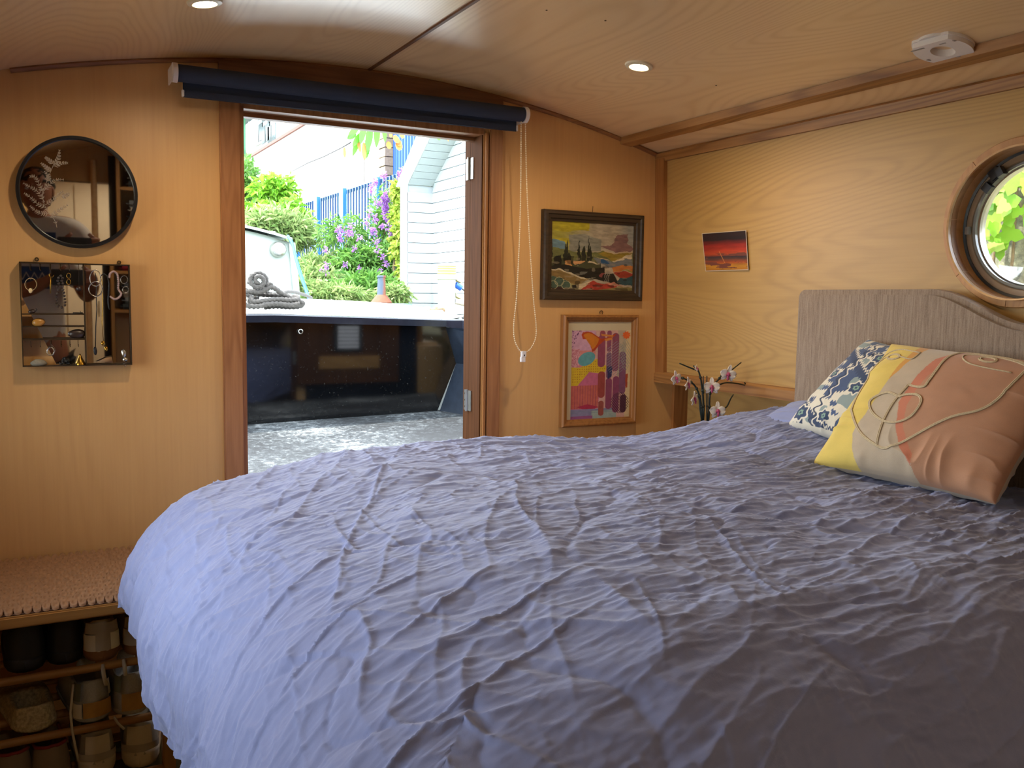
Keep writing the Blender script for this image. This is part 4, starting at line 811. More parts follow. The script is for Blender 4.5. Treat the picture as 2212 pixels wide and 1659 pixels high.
M['wicker'] = plain('woven_seagrass', '9c7452', .7, var=.35, scale=90, bump=.3)
wk = MB(); cwx, cwy = .0166, .0285; r = 0; y = 2.003
while y < D - .01:
    x = XL + .015 + (cwx / 2 if r % 2 else 0)
    while x < .245:
        j = rnd.uniform(-.0008, .0008); c = (x + j, y, .6945)
        n = 8; vs_ = []
        for i, (rr, hh_) in enumerate(((1, 0), (1.0, .75), (.8, 1.0), (.45, .62))):
            for k in range(n): a = 2 * PI * k / n; vs_.append((c[0] + .0080 * rr * math.cos(a), c[1] + .0140 * rr * math.sin(a) + .002 * hh_, c[2] + hh_ * (.0095 + .0045 * rr * math.sin(a)) - .001))
        wk.add(vs_, [(i * n + k, i * n + (k + 1) % n, (i + 1) * n + (k + 1) % n, (i + 1) * n + k) for i in range(3) for k in range(n)] + [tuple(range(3 * n, 4 * n))]); x += cwx
    y += cwy; r += 1
sm_ = thing('seat_mat', (-.15, 2.2, .692), 'scalloped woven seagrass mat on the bench top', 'mat')
obj('backing', MB().box((XL + .005, 1.992, .692), (.25, D - .005, .6945)), plain('mat_backing_shade', '4a3020', .9), sm_); o = obj('weave', wk, 'wicker', sm_, True); o['kind'] = 'stuff'  # backing coloured dark to paint the shade between the scallops

# ---------------------------------------------------------------- shoes
def shoe(x, y, z, label, upper, sole, patch=None, tongue=None, L=.27, wd=.078, hh=.088, sole_h=.026, yaw=0.0, lining=None, collar=.46, stripes=None, name='shoe', group=None):
    t = thing(name, (x, y, z), label, 'shoe', group); t.rotation_euler = (0, 0, yaw)
    def outl(s): return wd / 2 * (.84 + .16 * math.sin(max(0, s - .2) * 3.4)) * min(1, (max(s, 0) / .10)) ** .45 * min(1, (max(1 - s, 0) / .22)) ** .5
    mt = {}
    def add(nm, vs_, fs, mat, par=t, smooth=True):
        me = bpy.data.meshes.new(nm); me.from_pydata(vs_, [], fs); me.materials.append(M[mat] if isinstance(mat, str) else mat)
        if smooth: me.polygons.foreach_set('use_smooth', [True] * len(me.polygons))
        o = bpy.data.objects.new(nm, me); COL.objects.link(o); o.parent = par; return o
    S = [0, .015, .04, .08, .13, .2, .3, .4, .5, .6, .7, .78, .86, .92, .96, .985, 1]
    vs_ = []; k = len(S)
    for s_ in S:
        w = outl(s_) + .002; rise = .012 * max(0, s_ - .75) * 4 * .5
        for (fx, fz) in ((-1, .3), (-1.02, .75), (-.98, 1), (.98, 1), (1.02, .75), (1, .3), (.88, 0), (-.88, 0)): vs_.append((fx * w, s_ * L, fz * sole_h * (1 if s_ < .5 else 1 - .25 * (s_ - .5) * 2) + rise))
    fs = [(i * 8 + j, (i + 1) * 8 + j, (i + 1) * 8 + (j + 1) % 8, i * 8 + (j + 1) % 8) for i in range(k - 1) for j in range(8)] + [tuple(range(8)), tuple(range((k - 1) * 8, k * 8))[::-1]]
    add('sole', vs_, fs, sole)
    def height(s): return np.interp(s, [0, .1, .25, .42, .55, .75, .9, 1], [hh, hh * .97, hh * .86, hh * .98, hh * .84, hh * .55, hh * .42, hh * .25])
    A = np.linspace(-1, 1, 25)
    def pt(s_, a, off=0.0):
        w = outl(s_) + off; h = float(height(s_)) + off; zb = sole_h * .8; e = abs(a)
        if s_ < collar:
            top = 1.0
            if e > .36: q = (1 - e) / .64; xx = math.copysign(w * (1 - .22 * q ** 1.5), a); zz = zb + (h - zb) * q ** .9
            else: q = e / .36; xx = math.copysign(w * .70 * q ** .7, a) if a else 0; dp = float(ss(s_, .05, .12)); xx = xx * dp + a * w * 1.9 * (1 - dp); zz = (zb + (h - zb) * max(0, (q - .55) / .45) ** .6) * dp + h * (1 - dp)
        else:
            th = a * PI / 2; xx = w * math.copysign(abs(math.sin(th)) ** .75, th); zz = zb + (h - zb) * max(0, math.cos(th)) ** .62
        return (xx, s_ * L + (.010 * (1 - min(1, s_ / .10))) * ((zz - zb) / (hh)) * -1 * -1, zz)
    S2 = [0.004, .012, .03, .06, .1, .16, .22, .3, .38, .45, .47, .52, .58, .65, .72, .8, .87, .93, .97, .99]
    vs_ = [pt(s_, a) for s_ in S2 for a in A]; n = 25
    fs = [(i * n + j, (i + 1) * n + j, (i + 1) * n + j + 1, i * n + j + 1) for i in range(len(S2) - 1) for j in range(n - 1)]
    hc = len(vs_); vs_ += [(0, .012, sole_h * .8)] ; 
    back = [j for j in range(n)]; fs += [(back[j], back[j + 1], back[n - 2 - j], back[n - 1 - j]) for j in range(n // 2)]
    add('upper', vs_, fs, upper)
    if lining:
        tb = MB(); pts = [pt(s_, -.37) for s_ in S2[:10]][::-1] + [pt(.004, a) for a in (-.36, -.2, 0, .2, .36)] + [pt(s_, .37) for s_ in S2[:10]]; pts = [(p[0], p[1], max(p[2], float(height(.05)) * .93)) for p in pts]; tb.tube(pts, .0036, 6); add('lining', tb.v, tb.f, lining)
    def hpatch(nm, a0, a1, z0, z1, mat, off=.0016):
        vs2 = []; m = 9; cols = np.linspace(a0, a1, m)
        for zf in np.linspace(z0, z1, 4):
            for a in cols:
                w = wd / 2 * .86 + off; th = a * PI / 2; yy = .030 - .032 * math.cos(th) ** .8 + off * -1; xx = w * math.sin(th); vs2.append((xx * (1 - .12 * zf ** 2), yy + .004 * zf, sole_h * .9 + (hh * .97 - sole_h) * zf))
        add(nm, vs2, [(i * m + j, i * m + j + 1, (i + 1) * m + j + 1, (i + 1) * m + j) for i in range(3) for j in range(m - 1)], mat)
    for pa in (patch or []): hpatch(*pa)
    if tongue: tb = MB().tube([(0, L * .30, hh * .95), (0, L * .34, hh * 1.12), (0, L * .37, hh * 1.25)], [.018, .020, .014], 8); tb.v = [(a, b * .6 + L * .13, c) for a, b, c in tb.v]; add('tongue', tb.v, tb.f, tongue)
    return t
def cm(n_, c_, **k): M[n_] = plain(n_, c_, **k)
cm('suede_grey', 'b4aa9c', rough=.9); cm('suede_white', 'e2dac6', rough=.7); cm('gum', '936640', rough=.6); cm('mesh_grey', 'b2b2ae', rough=.85, var=.25, scale=400); cm('tan_suede', 'c0924a', rough=.9, var=.3)
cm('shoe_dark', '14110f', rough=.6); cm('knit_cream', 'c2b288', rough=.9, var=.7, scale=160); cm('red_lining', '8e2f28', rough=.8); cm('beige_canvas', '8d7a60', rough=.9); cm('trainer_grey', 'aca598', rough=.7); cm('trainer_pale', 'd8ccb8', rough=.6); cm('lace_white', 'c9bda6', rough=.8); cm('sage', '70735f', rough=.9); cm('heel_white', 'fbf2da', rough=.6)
ZR = .0095
def sx(px, py, z): q = onY(px, py, 2.06); return q.x
def lace(par, pts, r=.0028):
    L0 = wloc(par); ry = par.rotation_euler.z; mb = MB().tube([p[:] for p in pts], r, 5); o = obj('lace', mb, 'lace_white', None, True, at=L0); o.parent = par; o.location = (0, 0, 0); o.rotation_euler = (0, 0, -ry); return o
za, zb_, zc_ = (z + ZR for z in shelf_z)
sA = shoe(sx(224, 1437, za), 2.055, za, 'grey and white trainer with brown gum sole, left one on the top rack', 'suede_white', 'gum', [('heel_panel', -.28, .28, 0, .62, 'suede_grey'), ('heel_tab', -.8, .8, .62, 1.0, 'suede_grey'), ('side_panel', -.95, -.28, 0, .58, 'suede_white'), ('side_panel', .28, .95, 0, .60, 'heel_white')], 'suede_white', hh=.088, wd=.08, yaw=.06)
sB = shoe(sx(307, 1425, za), 2.055, za, 'grey and white trainer with brown gum sole, right one half under the duvet', 'suede_white', 'gum', [('heel_panel', -.28, .28, 0, .62, 'suede_grey'), ('heel_tab', -.8, .8, .62, 1.0, 'suede_grey'), ('side_panel', -.95, -.28, 0, .58, 'suede_grey'), ('side_panel', .28, .95, 0, .60, 'heel_white')], 'suede_white', hh=.088, wd=.08, yaw=.02)
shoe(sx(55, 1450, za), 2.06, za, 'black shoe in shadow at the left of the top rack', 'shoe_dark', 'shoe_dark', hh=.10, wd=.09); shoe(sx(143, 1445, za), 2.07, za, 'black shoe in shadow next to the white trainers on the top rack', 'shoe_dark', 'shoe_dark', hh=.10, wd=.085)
sC = shoe(sx(205, 1555, zb_), 2.055, zb_, 'pale grey trainer with tan heel patch, left one on the middle rack', 'mesh_grey', 'mesh_grey', [('heel_patch', -.4, .75, 0, .45, 'tan_suede'), ('side_panel', -.98, -.5, .5, 1.02, 'sage'), ('side_panel', -.98, -.45, 0, .42, 'suede_white'), ('side_panel', .6, .98, .55, 1.0, 'suede_white')], 'mesh_grey', hh=.088, wd=.086, sole_h=.012, yaw=.12)
sD = shoe(sx(290, 1540, zb_), 2.055, zb_, 'pale grey trainer with tan heel patch, right one on the middle rack', 'mesh_grey', 'mesh_grey', [('heel_patch', -.45, .65, 0, .5, 'tan_suede'), ('side_panel', -.98, -.5, .55, 1.02, 'sage'), ('side_panel', .5, .98, .0, .42, 'suede_white'), ('side_panel', .4, .95, .62, 1.0, 'suede_white')], 'mesh_grey', hh=.090, wd=.086, sole_h=.012, yaw=.08)
kn = shoe(sx(80, 1578, zb_), 2.06, zb_, 'cream crocheted slipper at the left of the middle rack', 'knit_cream', 'knit_cream', hh=.052, wd=.10, sole_h=.016, collar=.4, name='slipper', yaw=.15)
sE = shoe(sx(214, 1665, zc_), 2.055, zc_, 'grey running shoe with pale heel, left one on the lowest rack', 'trainer_grey', 'trainer_pale', [('heel_panel', -.5, .45, .35, .98, 'trainer_pale'), ('heel_band', -.95, .95, .12, .34, 'suede_grey')], hh=.098, wd=.084, sole_h=.034, yaw=.05)
sF = shoe(sx(303, 1655, zc_), 2.055, zc_, 'grey running shoe with pale heel, right one beside the rack leg', 'trainer_grey', 'trainer_pale', [('heel_panel', -.5, .45, .35, .98, 'trainer_pale'), ('heel_band', -.95, .95, .12, .34, 'suede_grey')], hh=.102, wd=.088, sole_h=.034, yaw=-.12)
sG = shoe(sx(118, 1665, zc_), 2.055, zc_, 'beige canvas shoe with red lining, right one on the lowest rack', 'beige_canvas', 'beige_canvas', hh=.085, wd=.088, lining='red_lining', yaw=.18)
sH = shoe(sx(32, 1670, zc_), 2.055, zc_, 'beige canvas shoe with red lining, leftmost on the lowest rack', 'beige_canvas', 'beige_canvas', hh=.085, wd=.088, lining='red_lining', yaw=.12)
F_ = 2.036
lace(sA, [onY(222, 1436, F_ + .01), onY(223, 1450, F_), onY(226, 1468, F_), onY(229, 1480, F_)], .0045); lace(sB, [onY(267, 1425, F_ + .01), onY(269, 1440, F_), onY(271, 1458, F_ + .002)], .0045)
lace(sG, [onY(158, 1478, F_ + .02), onY(152, 1540, F_ + .004), onY(156, 1580, F_), onY(163, 1615, F_), onY(169, 1643, F_)], .0028); lace(sD, [onY(246, 1549, F_ + .008), onY(254, 1561, F_), onY(268, 1575, F_ - .002)], .003)
for px_ in (5, 75, 186): pass

# ================================================================ ORCHID in the corner behind the bed
tb_ = thing('corner_shelf', (1.66, 2.14, 0), 'small pine corner unit hidden behind the bed carrying the orchid', 'shelf')
obj('top', MB().box((1.50, 1.95, .80), (1.80, 2.36, .82), .003), 'pine', tb_)
for x in (1.50, 1.78): obj('side_panel', MB().box((x, 1.95, 0), (x + .02, 2.36, .80)), 'pinez', tb_)
OY = 1.985
ob = onY(1524, 884, OY); orc = thing('orchid', (ob.x, OY, .82), 'white and magenta artificial orchid with dark stems in the corner beyond the bed', 'orchid')
M['pot'] = plain('white_pot', 'd8d2c6', .4); M['stem'] = plain('dark_stem', '232c22', .4, var=.3); M['petal'] = plain('petal_white', 'e6d9c8', .5, var=.06, scale=60, Subsurface_Weight=.1); M['magenta'] = plain('magenta_lip', 'b8486f', .45, var=.3)
obj('pot', MB().lathe([(0, .0), (.035, 0), (.045, .10), (.043, .10), (.034, .01)], (ob.x, OY, .82), 'Z', 24), 'pot', orc, .8)
obj('potting_soil', MB().cyl((ob.x, OY, .905), (ob.x, OY, .912), .042, n=20), 'shoe_dark', orc)
def stem(pts, r=.0032, dy=0.0, base=True, nodes=True):
    P = [onY(x, y, OY + dy) for x, y in pts]; P = [Vector(tuple(q)) for q in sm([tuple(p) for p in P], 5)]
    if base: P = [Vector((ob.x + rnd.uniform(-.01, .01), OY + dy * .3, .91))] + P
    mb = MB().tube(P, [r * (1 - .35 * i / len(P)) for i in range(len(P))], 7)
    if nodes:
        for q in P[2::5]: mb.ball(q, r * 1.45, 7, 5)
    obj('stem', mb, 'stem', orc, True)
stem([(1520, 884), (1518, 850), (1514, 820), (1508, 800), (1498, 790)], dy=.01); stem([(1506, 800), (1490, 794), (1468, 785)], .0026, .01, False, False); stem([(1527, 884), (1527, 850), (1527, 812)], .0022, -.01)
stem([(1532, 884), (1533, 855), (1538, 835), (1552, 820), (1562, 805)], dy=-.01); stem([(1562, 818), (1580, 800), (1601, 783)], .0024, -.01, False, False); stem([(1548, 834), (1566, 827), (1590, 828), (1610, 832), (1608, 826)], .0024, -.015, False, False)
stem([(1516, 884), (1512, 860), (1506, 842), (1496, 828), (1478, 818), (1462, 814)], dy=0); stem([(1512, 880), (1510, 860), (1502, 848)], .0026, -.012, True, False); stem([(1560, 884), (1570, 878), (1578, 862), (1584, 852)], .0026, -.02, True, False); stem([(1520, 850), (1519, 820), (1519, 812)], .002, -.016, False, False)
def blossom(px_, py_, s, face, up=0.0, dy=-.018):
    c = onY(px_, py_, OY + dy); n = Vector(face).normalized(); u = n.cross(Vector((0, 0, 1))).normalized(); v = u.cross(n).normalized(); u2 = u * math.cos(up) + v * math.sin(up); v2 = v * math.cos(up) - u * math.sin(up)
    mb = MB()
    def petal(ang, L, w, cup):
        d = u2 * math.cos(ang) + v2 * math.sin(ang); sd_ = n.cross(d); m, q = 6, 5; vs_ = []
        for i in range(m + 1):
            t_ = i / m; ww = w * math.sin(PI * min(1, t_ * .93 + .06)) ** .6
            for j in range(q):
                e = (j / (q - 1) * 2 - 1); vs_.append((c + d * (L * t_) + sd_ * (ww * e) + n * (cup * (4 * t_ * (1 - t_) * .5 + .6 * e * e * t_) * L + .003))[:])
        mb.add(vs_, [(i * q + j, (i + 1) * q + j, (i + 1) * q + j + 1, i * q + j + 1) for i in range(m) for j in range(q - 1)])
    petal(.12, s, s * .52, .25); petal(PI - .12, s, s * .52, .25); petal(PI / 2, s * 1.15, s * .27, .15); petal(-PI / 2 + .75, s * 1.0, s * .24, .1); petal(-PI / 2 - .75, s * 1.0, s * .24, .1)
    o = obj('blossom', mb, 'petal', orc, True); md = o.modifiers.new('t', 'SOLIDIFY'); md.thickness = .0012
    lp_ = MB().ball(c + n * .006, (s * .20, s * .20, s * .26), 8, 6).ball(c + n * .008 - v2 * s * .42, (s * .13, s * .13, s * .34), 8, 6).ball(c + n * .007 + u2 * s * .2 - v2 * .1 * s, s * .10, 6, 5).ball(c + n * .007 - u2 * s * .2 - v2 * .1 * s, s * .10, 6, 5)
    obj('lip', lp_, 'magenta', o, True)
blossom(1537, 836, .0235, (-.5, -.85, .1)); blossom(1572, 808, .024, (-.35, -.9, -.1), .2, -.03); blossom(1458, 817, .019, (.15, -1, 0), -.25); blossom(1483, 829, .0185, (.5, -.9, -.1), -.3, -.022); blossom(1497, 861, .0195, (.45, -.9, -.1), -.25, -.03); blossom(1549, 888, .024, (-.3, -.9, .1), 0, -.03); blossom(1502, 796, .010, (.4, -.8, .2), .6, .0)
# ================================================================ OUTSIDE: our own bow
t = NT('speckled_deck'); n1 = t.noise(t.coord(), 42, 7, .85, .6); n2 = t.noise(t.coord(), 2.6, 3, .5)
f = t.math('ADD', n1, t.math('MULTIPLY', t.math('SUBTRACT', n2, .5), .5))
t.p(Base_Color=t.ramp(f, [(.42, lin('0b0d10')), (.53, lin('32373a')), (.61, lin('6c7071')), (.74, lin('a5a6a2'))]), Roughness=.7); t.bump(n1, .3, .002); M['decktread'] = t.m
t = NT('gloss_black_paint'); v = t.coord(); s1_ = t.noise(v, 95, 5, .85); s2 = t.noise(v, 3, 3)
g = t.n('ShaderNodeSeparateXYZ', {0: v}); low = t.math('MULTIPLY_ADD', g.outputs[2], -2.2, 2.5)
f = t.math('MULTIPLY', t.ramp(s1_, [(.60, (0, 0, 0, 1)), (.70, (1, 1, 1, 1))]), t.math('MINIMUM', t.math('MAXIMUM', t.math('MULTIPLY', low, .25), .02), .25))
t.p(Base_Color=t.mix(f, lin('07090c'), lin('9a9a94')), Roughness=t.math('MULTIPLY_ADD', f, 1.2, .06), IOR=1.55, Coat_Weight=.2, Coat_Roughness=.08); M['glossblack'] = t.m
M['sidepaint'] = plain('side_wall_paint', '262e3a', .18, var=.3, scale=30); M['rimpaint'] = plain('navy_rim_paint', '20242f', .15, var=.3, scale=40); M['palegrey'] = plain('pale_deck_paint', 'b9bcb9', .6, var=.12, scale=8)
YP = 3.5
def OP(x, y): return onY(x, y, YP)
pbl, pbr, pfo, ptr, ptl = OP(535, 917), OP(945, 887), OP(985, 785), OP(963, 707), OP(530, 693); rtl, rtr = OP(530, 677), OP(960, 690)
XLb = 1.66 - pfo.x; kz = (pbr.z - pbl.z) / (pbr.x - pbl.x); kt = (rtr.z - rtl.z) / (rtr.x - rtl.x)
def zb_at(x): return pbl.z + kz * (x - pbl.x)
def zt_at(x): return rtl.z + kt * (x - rtl.x) if x > .83 else rtl.z + kt * (.83 - rtl.x) + kt * .5 * (.83 - x)
bow = thing('boat_bow', (.8, 4.2, .3), 'black painted bow of the boat with sunken well deck outside the doorway', 'boat')
wd_ = MB(); wd_.prism([(-.3, D + .08, SILL - .005), (1.99, D + .08, SILL + .03), (pbr.x + .15, YP + .02, zb_at(pbr.x + .15)), (XLb, YP + .02, zb_at(XLb))], (0, 0, -.03)); obj('well_deck', wd_, 'decktread', bow)
pn = MB(); pn.prism([(XLb + .03, YP, .7), (pbr.x, YP, .7), (pbr.x, YP, pbr.z), tuple(pfo), (ptr.x, YP, ptr.z + .01), (.83, YP, zt_at(.83) - .03), (XLb, YP, zt_at(XLb) - .03)], (0, .02, 0)); obj('bulkhead_panel', pn, 'glossblack', bow)
rm_ = MB(); sec = []
for x in (XLb, 0.2, .83, 1.2, rtr.x):
    z = zt_at(x); sec.append([(x, YP - .022, z - .030), (x, YP - .022, z - .004), (x, YP - .018, z), (x, YP + .06, z + .002), (x, YP + .06, z - .03)])
g1_ = onY(1007, 690, 3.44); g2_ = Vector((1.94, 2.5, g1_.z - .03))
for t_ in (.0, .5, 1.0):
    q = g1_ + (g2_ - g1_) * t_; sec.append([(q.x - .02, q.y - .005, q.z - .044), (q.x - .02, q.y - .005, q.z - .004), (q.x - .015, q.y, q.z), (q.x + .06, q.y + .02, q.z), (q.x + .06, q.y + .02, q.z - .04)])
vs_ = [p for s_ in sec for p in s_]; m = 5
rm_.add(vs_, [(i * m + j, (i + 1) * m + j, (i + 1) * m + (j + 1) % m, i * m + (j + 1) % m) for i in range(len(sec) - 1) for j in range(m)] + [tuple(range(m)), tuple(range((len(sec) - 1) * m, len(sec) * m))[::-1]]); obj('rim', rm_, 'rimpaint', bow)
for sg in (1, -1):
    def MX(x): return x if sg > 0 else 1.66 - x
    A_ = [(ptr.x, YP, ptr.z), (pfo.x, YP, pfo.z), (pbr.x, YP, pbr.z - .03), (pbr.x, YP, .6)]; Bv = [(1.95, 2.49, ptr.z - .02), (2.02, 2.49, pfo.z), (1.93, 2.49, .80), (1.93, 2.49, .6)]
    vs_ = [(MX(x), y, z) for x, y, z in A_ + Bv] + [(MX(x + .05), y, z) for x, y, z in A_ + Bv]
    obj('side_wall', MB().add(vs_, [(i, i + 1, i + 5, i + 4) for i in range(3)] + [(8 + i, 12 + i, 13 + i, 9 + i) for i in range(3)]), 'sidepaint', bow)
dk = MB(); o_ = [(XLb - .02, YP + .05, zt_at(XLb)), (.83, YP + .05, zt_at(.83)), (rtr.x + .03, YP + .04, rtr.z), tuple(onY(1000, 684, 3.56)), tuple(onY(930, 668, 4.1)), tuple(onY(860, 659, 4.6)), tuple(onY(780, 653, 5.2)), tuple(onY(700, 649, 5.8)), (1.2, 6.5, 1.325), (.83, 6.8, 1.335), (.2, 5.9, 1.32), (-.1, 4.9, 1.30)]
n = len(o_); dk.v = o_ + [(.75, 5.0, 1.30)] + [(x, y, .2) for x, y, z in o_[3:]]; dk.f = [(i, (i + 1) % n, n) for i in range(n)] + [(3 + i, n + 1 + i, n + 2 + i, 4 + i) for i in range(n - 4)]; obj('foredeck', dk, 'palegrey', bow)
cm_ = MB().tube([(x - .02, y, z - .010) for x, y, z in [tuple(q) for q in sm(o_[3:9], 6)]], .016, 8); obj('coaming', cm_, 'palegrey', bow, True)
q = onY(648, 716, YP); obj('ring_bolt', MB().tube([(q.x + .008 * math.cos(a), q.y - .01, q.z + .008 * math.sin(a)) for a in np.linspace(0, 2 * PI, 14)], .002, 5), 'steel', bow)
# cleat and tap at the right of the rim
M['copper'] = plain('old_brass', 'b09070', .5, metal=.3); q = onY(940, 668, 3.95); tp = MB(); tp.cyl((q.x - .045, q.y, q.z), (q.x + .045, q.y, q.z + .004), .005, n=10); tp.cyl((q.x - .04, q.y, q.z - .022), (q.x - .04, q.y, q.z + .012), .013, n=12); tp.cyl((q.x + .045, q.y, q.z - .014), (q.x + .045, q.y, q.z + .016), .006, n=10); tp.ball((q.x + .005, q.y, q.z + .01), .009, 8, 6)
obj('brass_tap', tp, 'copper', None, True, (q.x, q.y, q.z - .022), label='small weathered brass tap on the right of the foredeck', category='tap')
# rope
M['rope'] = plain('grey_rope', '47433f', .95, var=.5, scale=150, bump=.4)
rp = thing('mooring_rope', tuple(onY(590, 668, 4.0)), 'thick grey twisted mooring rope coiled on the foredeck', 'rope'); RY = 3.95
def RQ(x, y, dy=0.0): return tuple(onY(520 + x * 200 / 1508, 480 + y * 200 / 1508, RY + dy))
def rtube(pts, r=.0105, dys=None, name='rope_turn'):
    P = [RQ(x, y, (dys[i] if dys else 0)) for i, (x, y) in enumerate(pts)]; obj(name, MB().tube([tuple(p) for p in sm(P, 14)], r, 9, twist=120, lobes=3), 'rope', rp, True)
sp = [(285 + (25 + 12.5 * a) * math.cos(a + 1), 950 + (28 + 10.5 * a) * math.sin(a + 1)) for a in np.linspace(0, 9.2, 30)]; rtube(sp, .0095, [-.01] * 30, 'coil')
rtube([(130, 1010), (170, 900), (230, 850), (300, 830), (390, 880), (420, 960), (400, 1050), (330, 1100), (200, 1110)], .0095, [.02] * 9)
rtube([(60, 1140), (170, 1130), (290, 1140), (400, 1100), (480, 1060), (560, 1080), (650, 1150), (760, 1210), (900, 1270), (1010, 1320), (960, 1370), (800, 1380), (560, 1370), (380, 1385)])
rtube([(60, 1180), (150, 1200), (200, 1290), (330, 1290), (470, 1270), (640, 1260), (800, 1270), (930, 1260), (900, 1220), (760, 1240)], dys=[.0, .0, -.02, -.02, -.02, -.02, -.02, 0, .03, .05]); rtube([(300, 1250), (180, 1240), (140, 1270), (170, 1310), (300, 1300), (500, 1300), (700, 1300), (930, 1310)], dys=[.02] * 8)
rtube([(60, 1200), (60, 1330), (150, 1370), (300, 1370), (420, 1340), (600, 1330), (820, 1350), (960, 1330)], dys=[-.03] * 8); rtube([(400, 1140), (520, 1170), (680, 1160), (800, 1130), (1000, 1170), (1150, 1230)], .008, [.04, .06, .1, .2, .5, .8]); rtube([(60, 1100), (200, 1160), (330, 1180), (420, 1190), (560, 1190), (720, 1200)], .0095, [.04] * 6); rtube([(480, 1060), (500, 1010), (450, 1010), (440, 1070)], .007, name='whipping')

# ================================================================ OUTSIDE: quay, neighbour, shed
gr = MB(); gr.box((2.1, -6, .2), (30, 60, 1.12)); M['soil'] = plain('quay_ground', '6f6a4c', .95, var=.3, scale=4); struct('ground', gr, 'soil')
M['bounce_ground'] = plain('bounce_surface', 'b3aa98', .95, var=.15, scale=3); struct('ground_bounce', MB().box((-14, -12, .1), (-1.3, 30, .72)), 'bounce_ground')  # unseen ground on the left, added to bounce sunlight through the hatch onto the ceiling
wt = MB(); wt.box((-1.3, -12, .1), (2.1, 60, .2)); M['water'] = plain('canal_water', '2a3328', .08, var=.2, scale=2); struct('water', wt, 'water')
t = NT('quay_stone'); nz = t.noise(t.coord(), 22, 6, .7); t.p(Base_Color=t.ramp(nz, [(.35, lin('3f4038')), (.6, lin('7d7a62')), (.8, lin('a8a68a'))]), Roughness=.9); t.bump(nz, .6, .01); M['stonewall'] = t.m
struct('wall_quay', MB().box((3.2, -1.5, .9), (3.4, 3.3, 1.82)), 'stonewall')
NY = 7.0; a_, b_, c_, d_ = onY(527, 497, NY), onY(628, 524, NY), onY(641, 641, NY), onY(527, 641, NY)
nb_ = thing('neighbour_boat', (a_.x, NY, 0.2), 'pale green-grey steel cabin of the boat moored ahead, left in the doorway', 'boat'); M['palegreen'] = plain('pale_green_paint', '8b978f', .45, var=.08, scale=6)
def nroof(x): return b_.z + (a_.z - b_.z) * (1 - ((x - (a_.x - .9)) / (b_.x - a_.x + .9)) ** 2) * 1.25
xs = np.linspace(b_.x, a_.x - 1.6, 16); fr = [(c_.x, NY, c_.z - .1)] + [(x, NY, b_.z + (a_.z - b_.z) * (1 - (max(0, (x - a_.x + .6)) / (b_.x - a_.x + .6)) ** 2) / (1 - (.6 / (b_.x - a_.x + .6)) ** 2)) for x in xs] + [(xs[-1], NY, c_.z - .1)]
obj('cabin_front', MB().prism(fr, (0, .04, 0)), 'palegreen', nb_); rf = MB(); top = fr[1:-1]; P = np.array([[(x, NY - .05, z + .015), (x, NY - .05, z + .035), (x, NY + 4, z + .035)] for x, y, z in top]); rf.grid(P); P2 = P[:, [0, 2]] - np.array([0, 0, .02]); rf.grid(P2); obj('roof', rf, 'palegreen', nb_)
obj('corner_post', MB().prism([(b_.x - .02, NY - .02, b_.z), (b_.x + .03, NY - .02, b_.z), (c_.x + .03, NY - .02, c_.z - .1), (c_.x - .02, NY - .02, c_.z - .1)], (0, 4, 0)), 'palegreen', nb_)
obj('hull', MB().box((xs[-1], NY - .02, .2), (c_.x + .05, NY + 4, c_.z - .08), .02), 'glossblack', nb_)
hc_ = onY(601, 539, NY - .03); hl = obj('headlamp', MB().lathe([(0, -.03), (.05, -.03), (.058, -.02), (.060, .02), (.05, .05), (.02, .07)], hc_, 'Y', 28), 'steel', nb_, .8); M['lensglass'] = plain('lamp_reflector', 'd8d8cc', .08, metal=.6, var=.6, scale=50)
obj('lens', MB().lathe([(0, -.036), (.03, -.035), (.05, -.031), (0, -.030)], hc_, 'Y', 24), 'lensglass', hl, True); obj('hatch_lid', MB().box((onY(590, 500, NY).x, NY + .2, onY(590, 505, NY).z), (onY(612, 500, NY).x, NY + .6, onY(590, 498, NY).z + .01), .01), 'palegrey', nb_)
M['bluerope'] = plain('blue_cord', '1a5cb0', .7, var=.2); br = [onY(x, y, 6.7 - i * .12) for i, (x, y) in enumerate(((622, 510), (632, 528), (640, 560), (650, 595), (662, 630), (669, 648)))]
obj('blue_cord', MB().tube([tuple(p) for p in sm([tuple(p) for p in br], 5)], .011, 7, 60, 3), 'bluerope', nb_, True)
# white boarded shed with a house-shaped recess
XF, XB = 3.13, 3.38
pa, pb = onX(880, 399, XF), onX(953, 246, XF); Ya, Za, Yb, Zb = pa.y, pa.z, pb.y, pb.z; Yc = 2 * Yb - Ya
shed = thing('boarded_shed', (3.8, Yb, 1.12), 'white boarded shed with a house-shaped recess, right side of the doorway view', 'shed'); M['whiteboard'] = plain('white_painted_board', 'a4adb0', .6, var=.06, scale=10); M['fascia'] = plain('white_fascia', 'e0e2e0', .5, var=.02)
PIT = .0935; z = 1.10
while z < Zb - .03:
    def yl(zz): return Ya if zz < Za else Ya + (Yb - Ya) * (zz - Za) / (Zb - Za)
    z2 = min(z + PIT - .006, Zb); y0a, y0b = yl(z), yl(z2); y1a, y1b = 2 * Yb - y0a, 2 * Yb - y0b
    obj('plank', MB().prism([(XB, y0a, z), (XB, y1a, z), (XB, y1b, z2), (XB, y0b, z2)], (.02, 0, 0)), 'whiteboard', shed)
    if z2 < Za: obj('plank', MB().box((XF, Ya, z), (XB, Ya + .02, z2)), 'whiteboard', shed)
    z += PIT
Ls = math.hypot(Yb - Ya, Zb - Za); dy_, dz_ = (Yb - Ya) / Ls, (Zb - Za) / Ls; s_ = .006
